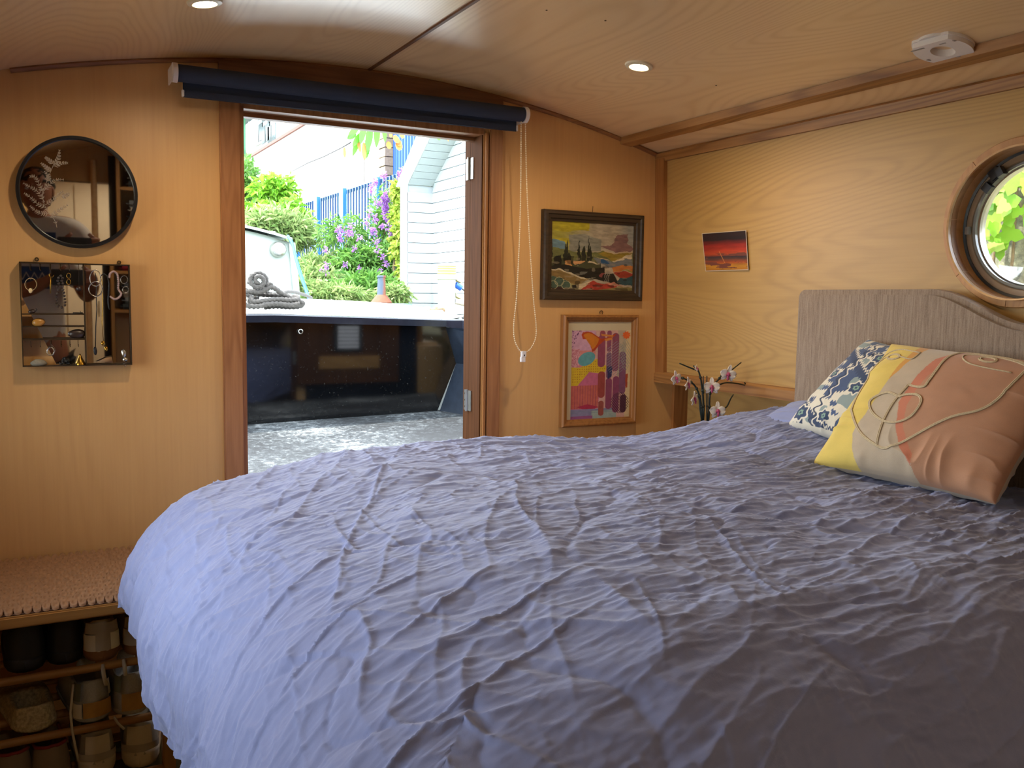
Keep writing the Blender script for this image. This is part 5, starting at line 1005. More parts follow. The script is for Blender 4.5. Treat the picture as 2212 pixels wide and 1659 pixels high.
while s_ < Ls:
    e = min(s_ + PIT - .006, Ls)
    for sg in (1, -1):
        yy = [(Ya + dy_ * k) if sg > 0 else (Yc - dy_ * k) for k in (s_, e)]; zz = [Za + dz_ * k for k in (s_, e)]
        obj('plank', MB().prism([(XF, yy[0], zz[0]), (XB, yy[0], zz[0]), (XB, yy[1], zz[1]), (XF, yy[1], zz[1])], (0, dz_ * .02 * sg, .012)), 'whiteboard', shed)
    s_ += PIT
F2 = .13
fo = [(Ya, 1.1), (Ya, Za), (Yb, Zb), (Yc, Za), (Yc, 1.1)]; fO = [(Ya + F2, 1.1), (Ya + F2, Za + .01), (Yb, Zb + F2 * 1.5), (Yc - F2, Za + .01), (Yc - F2, 1.1)]
for i in range(4): obj('fascia_board', MB().prism([(XF - .02, *fo[i]), (XF - .02, *fo[i + 1]), (XF - .02, *fO[i + 1]), (XF - .02, *fO[i])], (.025, 0, 0)), 'fascia', shed)
obj('backing', MB().box((XF + .005, Ya + .021, 1.1), (XB + .02, Ya + .03, Za)), 'whiteboard', shed)
obj('body', MB().prism([(XB + .021, Ya + .1, 1.1), (XB + .021, Ya + .1, Za), (XB + .021, Yb, Zb + .1), (XB + .021, Yc - .1, Za), (XB + .021, Yc - .1, 1.1)], (1.2, 0, 0)), 'whiteboard', shed)
obj('roof', MB().prism([(XF - .03, Ya + .16, Za + .0), (XF - .03, Yb, Zb + .22), (XF - .03, Yb, Zb + .26), (XF - .03, Ya + .22, Za)], (1.6, 0, 0)), 'fascia', shed)
obj('roof', MB().prism([(XF - .03, Yc - .16, Za + .0), (XF - .03, Yb, Zb + .22), (XF - .03, Yb, Zb + .26), (XF - .03, Yc - .22, Za)], (1.6, 0, 0)), 'fascia', shed)
# service post, chimney pot
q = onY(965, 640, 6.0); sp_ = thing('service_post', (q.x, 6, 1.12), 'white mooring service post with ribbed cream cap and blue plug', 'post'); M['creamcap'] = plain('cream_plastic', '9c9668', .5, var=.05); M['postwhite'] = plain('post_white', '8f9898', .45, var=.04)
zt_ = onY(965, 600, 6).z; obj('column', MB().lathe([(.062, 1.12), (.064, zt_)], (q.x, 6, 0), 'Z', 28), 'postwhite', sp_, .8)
pf = [(.0, zt_ + .095), (.06, zt_ + .092), (.071, zt_ + .084)]
for k in range(4): pf += [(.064, zt_ + .078 - .018 * k), (.071, zt_ + .070 - .018 * k)]
pf += [(.074, zt_ + .008), (.076, zt_ - .012), (.066, zt_ - .014)]; obj('cap', MB().lathe(pf, (q.x, 6, 0), 'Z', 32), 'creamcap', sp_, .6)
for k, zz in enumerate((onY(995, 605, 6).z, onY(995, 640, 6).z)): obj('socket_cover', MB().prism([(q.x + .055, 5.96, zz + .025), (q.x + .115, 5.96, zz - .01), (q.x + .10, 5.96, zz - .022), (q.x + .055, 5.96, zz)], (0, .06, 0)), 'creamcap', sp_)
M['plugblue'] = plain('plug_blue', '0a48b0', .4); zz = onY(995, 618, 6).z; obj('plug', MB().cyl((q.x + .055, 5.97, zz + .01), (q.x + .10, 5.97, zz - .016), .022, n=14), 'plugblue', sp_, .8, label='blue plug'); obj('plug', MB().cyl((q.x + .05, 5.97, onY(990, 651, 6).z), (q.x + .13, 5.97, onY(1004, 656, 6).z), .019, n=14), 'greyplastic', sp_, .8, label='grey plug')
cabl = sm([(q.x + .1, 5.97, zz - .016), (q.x + .13, 5.97, zz - .04), (q.x + .145, 5.97, zz - .10), (q.x + .135, 5.97, zz - .19), (q.x + .10, 5.97, 1.13)], 6); obj('cable', MB().tube([tuple(p) for p in cabl], .005, 6), 'wire_black', sp_, True)
q = onY(824, 655, 7.0); M['rust'] = plain('rust', '6e3f2a', .85, var=.3, scale=30); t = NT('blue_rust'); nz = t.noise(t.coord((1, 1, .6)), 7, 3); g = t.n('ShaderNodeSeparateXYZ', {0: t.coord()}); f = t.ramp(t.math('ADD', t.math('MULTIPLY', g.outputs[0], 14), nz), [(.35, lin('3f4c5c')), (.62, lin('6e3f2c'))]); t.p(Base_Color=f, Roughness=.75); M['bluerust'] = t.m
cp = thing('chimney_pot', (q.x, 7, q.z), 'rusty blue-grey boat chimney with a flared base beyond the foredeck', 'chimney'); obj('pipe', MB().lathe([(.033, .065), (.040, .05), (.0355, .07), (.031, .205), (.037, .208), (.037, .222), (.029, .224), (.027, .10)], (q.x, 7, q.z), 'Z', 28), 'bluerust', cp, .7); obj('base', MB().lathe([(.0, 0), (.085, 0), (.087, .008), (.07, .03), (.045, .062), (.034, .070)], (q.x, 7, q.z), 'Z', 28), 'rust', cp, .8)
M['greencrate'] = plain('green_crate', '6f9a78', .7, var=.3, scale=20); cr = thing('crate', (q.x + .06, 7.05, 1.12), 'green slatted crate under the rusty chimney', 'crate')
for k in range(3): obj('slat', MB().box((q.x - .13, 6.93, 1.13 + k * .052), (q.x + .25, 6.945, 1.165 + k * .052)), 'greencrate', cr)
obj('box', MB().box((q.x - .125, 6.946, 1.12), (q.x + .245, 7.15, q.z)), 'greencrate', cr)
# ---------------------------------------------------------------- fence, wall, buildings
FX = 4.5; fz = 3.02; M['barblue'] = plain('fence_bar_blue', '12385a', .5); M['postblue'] = plain('fence_post_blue', '1f62cf', .5)
fe_ = thing('metal_fence', (FX, 15, 1.12), 'blue metal railing fence behind the shrubs', 'fence')
bar = None; y = 11.0
while y < 21.5:
    if bar is None: bar = obj('bar', MB().box((FX - .012, y - .017, 1.3), (FX + .012, y + .017, fz)), 'barblue', fe_); y0_ = y
    else:
        b = bar.copy(); COL.objects.link(b); b.parent = fe_; b.location = (bar.location.x, bar.location.y + y - y0_, bar.location.z)
    y += .135
for z in (1.5, fz - .02): obj('rail', MB().box((FX + .013, 10.9, z - .025), (FX + .05, 21.6, z + .025)), 'barblue', fe_)
for x in (601, 643, 687, 743, 815): yy = onX(x, 480, FX).y; obj('post', MB().box((FX - .05, yy - .11, 1.12), (FX + .012, yy + .11, fz + .03)), 'postblue', fe_)
WX = 6.0; ww = thing('white_building', (WX, 26, 1.12), 'long white rendered building wall with drainpipe behind the fence', 'building'); yA = onX(822, 300, WX).y; r0 = onX(545, 345, WX); r1 = onX(705, 236, WX); M['render'] = plain('white_render', 'd6d6d0', .8, var=.08, scale=2)
zr_ = (r0.z + r1.z) / 2; obj('wall', MB().box((WX, yA, 1.1), (WX + .4, 48, zr_)), 'render', ww); M['coping'] = plain('coping', '5c2e20', .8); obj('coping', MB().box((WX - .06, yA, zr_), (WX + .45, 48, zr_ + .07)), 'coping', ww)
def wtube(name, pts, r, mat, par): P = [onX(x, y, WX - .03) for x, y in pts]; return obj(name, MB().tube([p[:] for p in P], r, 7), mat, par, True)
wtube('cable', [(528, 420), (560, 402), (595, 385)], .014, 'wire_black', ww); wtube('cable', [(631, 370), (665, 352), (700, 338), (740, 318), (757, 308)], .014, 'wire_black', ww); wtube('drainpipe', [(782, 262), (783, 330), (783, 400)], .04, 'greyplastic', ww)
M['brickm'] = plain('pale_brick', '786850', .9, var=.3, scale=20); zz = 2.6; k = 0; yA2 = onX(838, 300, WX).y
while zz < 5.6:
    obj('brick', MB().box((WX - .05 - .008 * (k % 2), yA2 + .01, zz), (WX + .2, yA - .005, zz + .155), .0), 'brickm', ww); zz += .17; k += 1
M['bluepanel'] = plain('blue_cladding', '0f46b8', .55, var=.06, scale=2); bbld = thing('blue_building', (WX + .1, 14, 1.12), 'bright blue corrugated building beside the shed', 'building')
bp = MB(); yy = yA2 - .01
xsn = []; 
while yy > 10.0: xsn += [(WX + .1, yy), (WX + .1, yy - .05), (WX + .14, yy - .07), (WX + .14, yy - .12)]; yy -= .14
bp.add([(x, y_, 1.1) for x, y_ in xsn] + [(x, y_, 6.5) for x, y_ in xsn], [(i, i + 1, len(xsn) + i + 1, len(xsn) + i) for i in range(len(xsn) - 1)]); obj('wall', bp, 'bluepanel', bbld); obj('roof', MB().box((WX + .15, 10, 1.1), (WX + 3, yA2 - .02, 6.5)), 'bluepanel', bbld)
# brick block and flats beyond the roofline
t = NT('brick_far'); br_ = t.n('ShaderNodeTexBrick', {'Scale': 1.0, 'Mortar Size': .02, 'Brick Width': .42, 'Row Height': .14, 'Color1': lin('7c3c22'), 'Color2': lin('96553a'), 'Mortar': lin('8c7f70')}); t.t.links.new(t.coord((1, 1, 1), (PI / 2, 0, PI / 2)).outputs[0], br_.inputs[0]); t.p(Base_Color=br_.outputs[0], Roughness=.9); M['brickfar'] = t.m
TX = 8.0; ya, yb = onX(603, 250, TX).y, onX(712, 250, TX).y; bt = thing('brick_tower', (TX, (ya + yb) / 2, 1.12), 'red brick block rising over the white roofline', 'building'); obj('wall', MB().box((TX, yb, 1.1), (TX + 4, ya, 11)), 'brickfar', bt); wy = onX(645, 250, TX).y; obj('drainpipe', MB().box((TX - .1, wy - .08, 3), (TX - .01, wy + .08, 11)), 'greyplastic', bt)
AX = 9.0; fb_ = thing('block_of_flats', (AX, 46, 1.12), 'distant white flats with windows and green balcony posts, top left of the doorway', 'building'); y1_, y2_ = onX(601, 260, AX).y, onX(500, 300, AX).y
bz = lambda px, py: onX(px, py, AX)
zb1 = bz(565, 284).z; obj('wall', MB().box((AX, y1_, 1.1), (AX + 5, y2_ + 6, 9.6)), 'render', fb_)
obj('parapet', MB().box((AX - .9, y1_, zb1 - 1.0), (AX - .8, y2_ + 6, zb1)), 'fascia', fb_); obj('canopy', MB().box((AX - 1.3, y1_, bz(580, 232).z), (AX, y2_ + 6, bz(580, 232).z + .25)), plain('canopy_grey', '5a6258', .7), fb_)
M['winfar'] = plain('far_glass', '5a6a6a', .2, var=.2); M['greenpost'] = plain('green_post', '2f6a48', .6)
for px_ in (532, 548, 562, 577, 590): c = bz(px_, 265); f_ = obj('window', MB().box((AX - .05, c.y - .75, c.z - .9), (AX + .02, c.y + .75, c.z + .9)), 'fascia', fb_); [obj('pane', MB().box((AX - .08, c.y + a, c.z + b), (AX - .05, c.y + a + .55, c.z + b + .7)), 'winfar', f_) for a in (-.65, .08) for b in (-.8, .08)]
for px_ in (528, 541, 563, 577): c = bz(px_, 270); obj('post', MB().box((AX - 1.0, c.y - .08, 2), (AX - .9, c.y + .08, bz(580, 232).z)), 'greenpost', fb_)

# ---------------------------------------------------------------- planting
def leaf_cloud(c, rad, n, L, wd, seed, droop=.3, shell=.5, curl=.25):
    r = np.random.RandomState(seed); d = r.normal(size=(n, 3)); d /= np.linalg.norm(d, axis=1, keepdims=True); k = (shell + (1 - shell) * r.rand(n, 1)); nz = .75 + .5 * vn(d[:, :1] * 3 + 5, d[:, 2:] * 3 + d[:, 1:2] * 2, seed)
    p = np.array(c) + d * k * nz * np.array(rad); dirn = d * .7 + r.normal(size=(n, 3)) * .6; dirn[:, 2] -= droop; dirn /= np.linalg.norm(dirn, axis=1, keepdims=True)
    up = r.normal(size=(n, 3)) * .5 + np.array([0, 0, 1]); sd = np.cross(dirn, up); sd /= np.linalg.norm(sd, axis=1, keepdims=True); nn = np.cross(sd, dirn)
    LL = L * (.6 + .7 * r.rand(n, 1)); W_ = wd * (.6 + .7 * r.rand(n, 1)); m = p + dirn * LL * .5 + nn * LL * .08; e = p + dirn * LL - nn * LL * curl
    V = np.stack([p, m + sd * W_ * .5, e, m - sd * W_ * .5], 1).reshape(-1, 3); i = np.arange(n) * 4; F = np.concatenate([np.stack([i, i + 1, i + 2], 1), np.stack([i, i + 2, i + 3], 1)]); return V, F
M['lf_bright'] = leafm('leaf_bright', '4f8a1c', '8cb83c'); M['lf_vine'] = leafm('leaf_vine', '2f6a12', '4f8a20', .35); M['lf_green'] = leafm('leaf_green', '356b28', '78a04c'); M['lf_yellow'] = leafm('leaf_yellow', '6c9428', 'b0bc54'); M['lf_grass'] = leafm('leaf_grass', '56803a', 'a8b478'); M['purple'] = leafm('buddleia', '7a4aa0', 'b884c8', .3); M['lf_brown'] = leafm('leaf_brown', '8c4f1c', 'b87a3c'); M['twig'] = plain('twig', '6b5a40', .9, var=.3)
def shrub(name, label, clouds, mat, group=None, stems=6, gz=1.12, cat='shrub'):
    V, F, o_ = [], [], 0
    for cl_ in clouds:
        v, f = leaf_cloud(*cl_); V.append(v); F.append(f + o_); o_ += len(v)
    V = np.vstack(V); F = np.vstack(F); c0 = clouds[0][0]; t = thing(name, (c0[0], c0[1], gz), label, cat, group); o = fast('foliage', V, F, mat, t, False); o['kind'] = 'stuff'
    sm_b = MB(); r = random.Random(len(V))
    for i in range(stems): q = clouds[i % len(clouds)][0]; a = (c0[0] + r.uniform(-.15, .15), c0[1] + r.uniform(-.15, .15), gz); sm_b.tube([a, ((a[0] + q[0]) / 2 + r.uniform(-.1, .1), (a[1] + q[1]) / 2, (a[2] + q[2]) / 2), q], [.018, .014, .006], 6)
    obj('stems', sm_b, 'twig', t, True); return t
def E_(px, py, Y, rx, ry=None): c = onY(px, py, Y); k = Y / FPX; return tuple(c), (rx * k, .6 * max(rx, ry or rx) * k, (ry or rx) * k)
def cl2(px, py, Y, rx, ry, n, L, w, s, **k): c, r = E_(px, py, Y, rx, ry); return (c, r, n, L, w, s, k.get('droop', .3), k.get('shell', .35), k.get('curl', .25))
shrub('leafy_shrub', 'bright green broad-leaved shrub at the left of the doorway view', [cl2(595, 420, 11, 48, 42, 1000, .11, .05, 1), cl2(560, 480, 10.6, 50, 42, 1000, .11, .048, 2), cl2(628, 470, 10.5, 40, 40, 800, .10, .042, 3)], 'lf_bright')
shrub('leafy_shrub', 'tall thin green shrub against the left door jamb', [cl2(528, 400, 12, 30, 60, 800, .11, .045, 4), cl2(535, 500, 11, 35, 60, 800, .11, .045, 5)], 'lf_green')
shrub('grassy_shrub', 'tangled yellow-green weeds behind the neighbouring cabin', [cl2(600, 500, 9.4, 90, 45, 3200, .10, .015, 6, droop=.1), cl2(690, 592, 9, 85, 38, 3200, .10, .015, 7, droop=.1), cl2(680, 620, 8.6, 80, 40, 2800, .10, .015, 8), cl2(560, 540, 9.4, 60, 45, 2000, .10, .015, 18)], 'lf_grass')
bd = shrub('buddleia', 'buddleia bush with purple flower spikes in front of the fence', [cl2(790, 585, 8.8, 95, 60, 4200, .085, .018, 9), cl2(745, 505, 9, 70, 45, 600, .085, .013, 10), cl2(838, 480, 8.9, 40, 70, 1100, .085, .016, 11), cl2(800, 630, 8.2, 90, 40, 2600, .09, .018, 12)], 'lf_green')
rr = random.Random(3)
for i in range(56):
    if i < 22: x, y = rr.gauss(835, 18), rr.gauss(440, 30)
    else: x, y = rr.uniform(700, 880), rr.uniform(460, 590)
    Yq = 8.35 if y > 480 else 8.5; c = onY(x, y, Yq); a = rr.uniform(-1, 1); L = rr.uniform(.05, .10); c2 = tuple(c); vs_, fs_ = leaf_cloud((c2[0], c2[1], c2[2]), (.02 + L * .25 * abs(a), .02, L * .5), 40 if i < 22 else 22, .028, .02, 100 + i, 0, .1); fast('flower_spike', vs_, fs_, 'purple', bd, False)
shrub('climber', 'yellow-green climber hugging the left edge of the shed', [cl2(886, 375, 8.5, 12, 14, 220, .06, .045, 13), cl2(866, 412, 8.4, 20, 24, 520, .065, .05, 14), cl2(864, 465, 8.4, 18, 38, 760, .065, .045, 15), cl2(868, 520, 8.3, 20, 55, 900, .065, .045, 16), cl2(872, 610, 8.2, 16, 45, 640, .06, .04, 17)], 'lf_yellow', cat='climbing plant')
shrub('low_weeds', 'low green weeds along the quay edge behind the foredeck', [cl2(720, 640, 7.8, 90, 26, 2400, .08, .014, 19), cl2(640, 630, 7.9, 50, 30, 1300, .08, .014, 20), cl2(850, 640, 7.7, 40, 22, 900, .08, .014, 30)], 'lf_grass', cat='weeds')
# hanging vine with large single leaves
vt = thing('hanging_vine', tuple(onY(800, 225, 4.6)), 'hanging vine with long green leaves and round leaves at the top of the doorway', 'climbing plant')
obj('stem', MB().tube([tuple(onY(x, y, 4.6)) for x, y in ((700, 190), (760, 240), (800, 262), (850, 262), (900, 256), (960, 262), (1010, 250))], .006, 6), 'twig', vt, True)
obj('stem', MB().tube([tuple(onY(1010, 250, 4.6)), (2.6, 5.4, 2.75), (XF + .1, Yb, Zb + .24)], .008, 6), 'twig', vt, True)
def bigleaf(px, py, ang, L, w, mat, Y=4.6, roundish=False):
    L *= 1.2; w *= 1.15
    c = onY(px, py, Y); k = Y / FPX; L *= k; w *= k; u = Vector((math.cos(ang), rr.uniform(-.3, .3), math.sin(ang))).normalized(); s2_ = u.cross(Vector((0, -1, 0))).normalized(); nn = u.cross(s2_); vs_, m = [], 7
    for i in range(m + 1): t_ = i / m; ww = w * (math.sin(PI * min(1, .04 + t_ * .96)) ** (.5 if roundish else .8)); b = -.12 * L * t_ * t_; vs_ += [(c + u * L * t_ + s2_ * ww * .5 + nn * b)[:], (c + u * L * t_ + nn * (b + w * .08))[:], (c + u * L * t_ - s2_ * ww * .5 + nn * b)[:]]
    obj('leaf', (vs_, [(i * 3 + j, i * 3 + j + 1, (i + 1) * 3 + j + 1, (i + 1) * 3 + j) for i in range(m) for j in range(2)]), mat, vt, True)
for a in ((778, 268, -2.3, 42, 12), (790, 262, -1.9, 50, 13), (803, 262, -1.75, 60, 15), (816, 262, -1.6, 48, 13), (782, 285, -2.2, 40, 11), (775, 300, -1.9, 34, 10), (800, 275, -1.65, 58, 11), (830, 260, -1.5, 40, 10), (842, 262, -1.4, 22, 9), (770, 290, -2.6, 26, 9), (860, 262, -1.6, 20, 9), (790, 300, -1.3, 28, 8)): bigleaf(*a, 'lf_vine')
for a in ((893, 262, -1.9, 20, 24), (906, 266, -1.3, 24, 22), (932, 270, -1.8, 20, 13), (944, 276, -1.4, 24, 15), (955, 268, -1.1, 18, 14), (925, 268, -2.6, 18, 10), (1000, 262, -1.6, 14, 8), (880, 258, -1.5, 12, 10)): bigleaf(*a, 'lf_vine', roundish=True)
for a in ((858, 300, -1.3, 16, 12), (868, 285, -1.6, 14, 10), (852, 292, -1.2, 18, 12), (862, 305, -1.7, 20, 15), (838, 306, -1.2, 14, 11), (985, 280, -1.5, 18, 9), (962, 275, -1.5, 30, 6), (845, 288, -1.8, 8, 7), (786, 308, -1.6, 34, 9), (774, 300, -1.5, 26, 7), (744, 318, -1.6, 20, 6), (722, 252, -1.5, 10, 14)): bigleaf(*a, 'lf_brown', roundish=True)
# ivy over the quay wall, seen through the porthole
iv = thing('ivy', (2.7, 2.0, 1.12), 'green ivy trailing over the stone wall outside the porthole', 'climbing plant'); ri = random.Random(9)
for i in range(240):
    px_, py_ = ri.uniform(2105, 2330), ri.uniform(330, 610)
    if py_ > 560 - (px_ - 2100) * .9 + ri.uniform(-70, 60): continue
    c = onX(px_, py_, 3.12 - ri.random() * .14); s_ = ri.uniform(.028, .058); u = Vector((0, math.cos(i), math.sin(i))); v = Vector((ri.uniform(-.5, .2), -math.sin(i), math.cos(i))).normalized(); n_ = 18
    obj('leaf', ([c[:]] + [(c + (u * math.cos(a) + v * math.sin(a)) * s_ * (.74 + .20 * math.cos(3 * a) + .06 * math.cos(9 * a)))[:] for a in np.linspace(0, 2 * PI, n_, endpoint=False)], [(0, k + 1, (k + 1) % n_ + 1) for k in range(n_)]), 'lf_bright' if i % 3 else 'lf_yellow', iv, True)
vv = MB()
for k in range(7): a = onX(2100 + k * 30, 600, 3.17); vv.tube([(3.17, a.y, 1.12), (3.16, a.y + ri.uniform(-.1, .1), 1.5), (3.16, a.y + ri.uniform(-.2, .2), 1.85)], .006, 5)
obj('stems', vv, 'twig', iv, True)
# ================================================================ BEHIND THE VIEWER: what the two mirrors show
wd = thing('wardrobe', (.37, -1.25, 0), 'open wooden wardrobe tower with folded clothes, reflected in the round mirror', 'wardrobe')
for x in (.11, .61): obj('side_panel', MB().box((x, -1.39, 0), (x + .02, -1.08, 1.85), .002), 'pinez', wd)
wz = (.35, .75, 1.10, 1.33, 1.60, 1.83)
for z in wz: obj('shelf', MB().box((.13, -1.39, z - .018), (.61, -1.08, z), .002), 'pine', wd)
gc = [('3c4248', 'dark slate'), ('8a8c8e', 'mid grey'), ('d8cdbb', 'cream'), ('5e6468', 'steel grey'), ('8c2430', 'dark red'), ('cfc6b4', 'pale beige'), ('2a2c30', 'black'), ('b9aea0', 'stone'), ('747a80', 'blue grey')]
gi = 0
for si, nn in ((2, 4), (3, 5), (4, 4)):
    z = wz[si]
    for k in range(nn):
        c, nm = gc[gi % 9]; gi += 1; h_ = .034 + .006 * (k % 3); mb = MB().box((.16 + .01 * (k % 2), -1.36, z), (.55 + .015 * (k % 3), -1.09 - .01 * (k % 3), z + h_), h_ * .45)
        if 'g' + c not in M: M['g' + c] = plain('cloth_' + nm.replace(' ', '_'), c, .95, var=.2, scale=12)
        obj('folded_garment', mb, 'g' + c, None, .9, (.36, -1.22, z), label=nm + ' folded garment, ' + ('bottom' if k == 0 else 'second' if k == 1 else 'third' if k == 2 else 'fourth' if k == 3 else 'top') + ' of the ' + ('lowest' if si == 2 else 'middle' if si == 3 else 'upper') + ' clothes pile in the wardrobe', category='garment', group='folded clothes in the wardrobe'); z += h_
pl = thing('grab_pole', (-.02, YB + .05, 0), 'varnished wooden grab pole beside the passage behind the viewer', 'pole'); obj('pole', MB().cyl((-.02, YB + .05, 0), (-.02, YB + .05, 1.75), .018, n=14), 'sleeve', pl, .8); obj('collar', MB().cyl((-.02, YB + .05, 0), (-.02, YB + .05, .02), .03, n=14), 'steel', pl)
gu = thing('galley_cupboard', (-.3, -3.4, 0), 'tall cream galley cupboard at the far end of the passage', 'cupboard'); obj('body', MB().box((-.54, -3.85, 0), (.3, -3.3, 1.62), .004), 'galley', gu)
for x in (-.53, -.25, .03): d_ = obj('door', MB().box((x, -3.298, .1), (x + .26, -3.28, 1.6), .004), 'galley', gu); obj('handle', MB().cyl((x + .23, -3.262, .95), (x + .23, -3.262, 1.05), .006, n=8), 'steel', d_)
gl = downlight(-.2 + .3, -2.6, 'lit downlight over the galley passage behind the viewer', 3.0)

def skin(name, pts, edges, radii, root, mat, parent, sub=2):
    me = bpy.data.meshes.new(name); base = wloc(parent); me.from_pydata([(p[0] - base[0], p[1] - base[1], p[2] - base[2]) for p in pts], edges, []); o = bpy.data.objects.new(name, me); COL.objects.link(o); o.parent = parent
    sk = o.modifiers.new('skin', 'SKIN'); sk.use_smooth_shade = True
    for i, r in enumerate(radii): me.skin_vertices[0].data[i].radius = (r, r) if not isinstance(r, tuple) else r
    me.skin_vertices[0].data[root].use_root = True
    sb = o.modifiers.new('sub', 'SUBSURF'); sb.levels = sub; sb.render_levels = sub; me.materials.append(M[mat]); return o
M['skintone'] = plain('skin', 'a87058', .5, var=.06, Subsurface_Weight=.1); M['hair'] = plain('hair', '1c1613', .7, var=.4, scale=90); M['tshirt'] = plain('grey_tshirt', 'd8d4d2', .9, var=.06); M['trousers'] = plain('dark_trousers', '23262e', .9); M['printblue'] = plain('shirt_print_blue', '2a4a80', .7)
PX, PYY = -.235, -.40
ps = thing('person', (PX, PYY, 0), 'person in a grey printed t-shirt holding up a phone, reflected in the mirrors', 'person')
J = [(PX, PYY, .92), (PX, PYY, 1.10), (PX, PYY, 1.28), (PX, PYY + .01, 1.37), (PX, PYY + .03, 1.42), (PX, PYY + .05, 1.48),
     (PX + .15, PYY, 1.375), (PX + .19, PYY, 1.345), (PX + .25, PYY + .08, 1.20), (PX + .28, PYY + .21, 1.26), (PX + .285, PYY + .305, 1.30), (PX + .285, PYY + .335, 1.315),
     (PX - .15, PYY, 1.375), (PX - .19, PYY, 1.345), (PX - .20, PYY + .12, 1.19), (PX + .02, PYY + .28, 1.25), (PX + .105, PYY + .33, 1.30), (PX + .13, PYY + .345, 1.315),
     (PX + .09, PYY, .86), (PX + .10, PYY + .02, .48), (PX + .10, PYY - .01, .10), (PX + .10, PYY + .13, .035), (PX - .09, PYY, .86), (PX - .10, PYY + .02, .48), (PX - .10, PYY - .01, .10), (PX - .10, PYY + .13, .035)]
E2 = [(0, 1), (1, 2), (2, 3), (3, 4), (4, 5), (3, 6), (6, 7), (7, 8), (8, 9), (9, 10), (10, 11), (3, 12), (12, 13), (13, 14), (14, 15), (15, 16), (16, 17), (0, 18), (18, 19), (19, 20), (20, 21), (0, 22), (22, 23), (23, 24), (24, 25)]
R2 = [(.15, .10), (.13, .09), (.15, .10), (.12, .08), .052, .05, .06, .05, .040, .036, .024, .028, .06, .05, .040, .036, .024, .028, .085, .055, .037, .04, .085, .055, .037, .04]
skin('body', J, E2, R2, 0, 'skintone', ps)
hc2 = (PX, PYY + .075, 1.55); hd = MB().ball(hc2, (.074, .092, .112), 24, 18)
nv = []
for x, y, z in hd.v:
    dx, dy, dz = x - hc2[0], y - hc2[1], z - hc2[2]; k = 1 - .25 * max(0, -dz / .112) ** 1.5; dx *= k
    if dy > .05: dy += .016 * math.exp(-((dx / .012) ** 2) - ((dz + .008) / .022) ** 2); dy -= .007 * (math.exp(-(((abs(dx) - .03) / .014) ** 2) - ((dz - .012) / .012) ** 2)); dy += .004 * math.exp(-((dx / .022) ** 2) - ((dz + .045) / .010) ** 2)
    nv.append((hc2[0] + dx, hc2[1] + dy, hc2[2] + dz))
hd.v = nv; obj('head', hd, 'skintone', ps, True)
for s_ in (-1, 1): obj('eye', MB().ball((hc2[0] + s_ * .029, hc2[1] + .078, hc2[2] + .012), (.011, .008, .006), 8, 6), 'white', ps, True); obj('ear', MB().ball((hc2[0] + s_ * .073, hc2[1] - .005, hc2[2]), (.010, .018, .028), 8, 6), 'skintone', ps, True)
obj('mouth', MB().ball((hc2[0], hc2[1] + .083, hc2[2] - .048), (.020, .006, .004), 8, 5), plain('lips', '7a3f38', .5), ps, True)
hr = MB().ball((hc2[0], hc2[1] - .014, hc2[2] + .012), (.084, .098, .104), 26, 20); hr.v = [(x + .006 * math.sin(z * 300), y + .006 * math.sin(x * 260), z + .005 * math.sin(y * 280)) if z > hc2[2] + .03 or y < hc2[1] - .01 else (hc2[0] + (x - hc2[0]) * .8, hc2[1] + (y - hc2[1]) * .6, max(z, hc2[2] + .035)) for x, y, z in hr.v]; obj('hair', hr, 'hair', ps, True)
J3 = [(PX, PYY, .90), (PX, PYY, 1.10), (PX, PYY, 1.28), (PX, PYY + .01, 1.365), (PX + .15, PYY, 1.37), (PX + .195, PYY + .01, 1.33), (PX + .225, PYY + .05, 1.25), (PX - .15, PYY, 1.37), (PX - .195, PYY + .01, 1.33), (PX - .20, PYY + .06, 1.25), (PX, PYY + .015, 1.43)]
skin('tshirt', J3, [(0, 1), (1, 2), (2, 3), (3, 4), (4, 5), (5, 6), (3, 7), (7, 8), (8, 9), (3, 10)], [(.17, .12), (.15, .11), (.165, .12), (.135, .095), .07, .065, .062, .07, .065, .062, .06], 0, 'tshirt', ps)
J4 = [(PX, PYY, .95), (PX + .09, PYY, .85), (PX + .10, PYY + .02, .48), (PX + .10, PYY - .01, .12), (PX - .09, PYY, .85), (PX - .10, PYY + .02, .48), (PX - .10, PYY - .01, .12)]
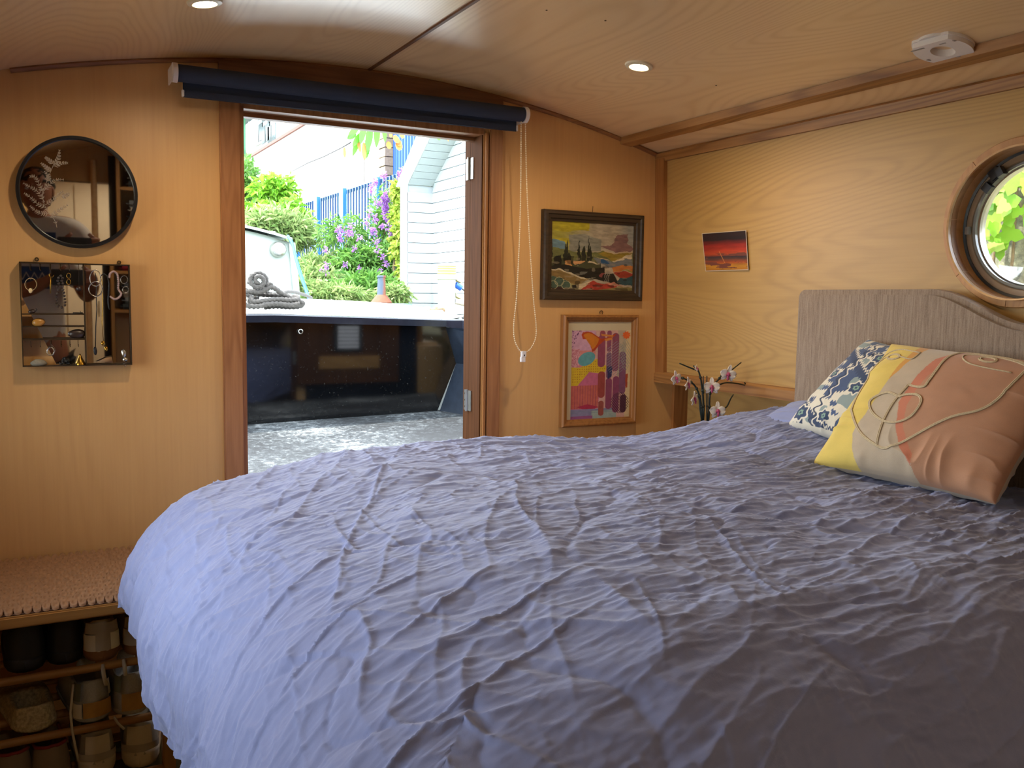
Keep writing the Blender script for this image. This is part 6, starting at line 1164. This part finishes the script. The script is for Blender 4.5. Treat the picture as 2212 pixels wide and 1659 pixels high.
skin('trousers', J4, [(0, 1), (1, 2), (2, 3), (0, 4), (4, 5), (5, 6)], [(.165, .115), .10, .075, .062, .10, .075, .062], 0, 'trousers', ps)
prt = MB().box((PX - .085, PYY + .119, 1.245), (PX + .085, PYY + .124, 1.355)); pr_ = obj('shirt_print', prt, 'printblue', ps)
obj('zigzag', MB().tube([(PX - .07 + .14 * i / 8, PYY + .125, 1.325 if i % 2 else 1.29) for i in range(9)], .0045, 5), 'white', pr_)
for side, (wx_, wy_, wz_), sg in ((0, (PX + .285, PYY + .335, 1.315), 1), (1, (PX + .13, PYY + .345, 1.315), -1)):
    for k, L in enumerate((.050, .058, .055, .045)):
        z0 = wz_ + .022 - .016 * k; obj('finger', MB().tube([(wx_, wy_ - .015, z0), (wx_ - sg * L * .25, wy_ + .008, z0 + .002), (wx_ - sg * L * .65, wy_ + .022, z0 + .001), (wx_ - sg * L, wy_ + .034, z0)], [.0095, .009, .008, .0068], 8), 'skintone', ps, True)
    obj('thumb', MB().tube([(wx_, wy_ - .01, wz_ + .005), (wx_ - sg * .02, wy_ + .0, wz_ + .03), (wx_ - sg * .04, wy_ + .012, wz_ + .048)], [.011, .010, .008], 8), 'skintone', ps, True)
phn = thing('phone', (-.045, -.012, 1.29), 'black phone held up by the person, seen in the jewellery case mirror', 'phone'); obj('case', MB().box((-.125, -.018, 1.272), (.024, -.009, 1.348), .004), 'black', phn); obj('lens_bump', MB().box((-.012, -.009, 1.31), (.018, -.007, 1.342), .001), 'black', phn)
# daylight portals in the doorway, hatch and porthole (they add no light, they guide sampling)
def portal(loc, rot, sx_, sy_):
    l = bpy.data.lights.new('daylight_portal', 'AREA'); l.shape = 'RECTANGLE'; l.size = sx_; l.size_y = sy_; l.cycles.is_portal = True; o = bpy.data.objects.new('daylight_portal', l); COL.objects.link(o); o.location = loc; o.rotation_euler = rot
portal(((DX0 + DX1) / 2, D + .07, 1.3), (-PI / 2, 0, 0), .70, 1.04); portal((XL - .02, (HY0 + HY1) / 2, (HZ0 + HZ1) / 2), (0, -PI / 2, 0), HZ1 - HZ0, HY1 - HY0)
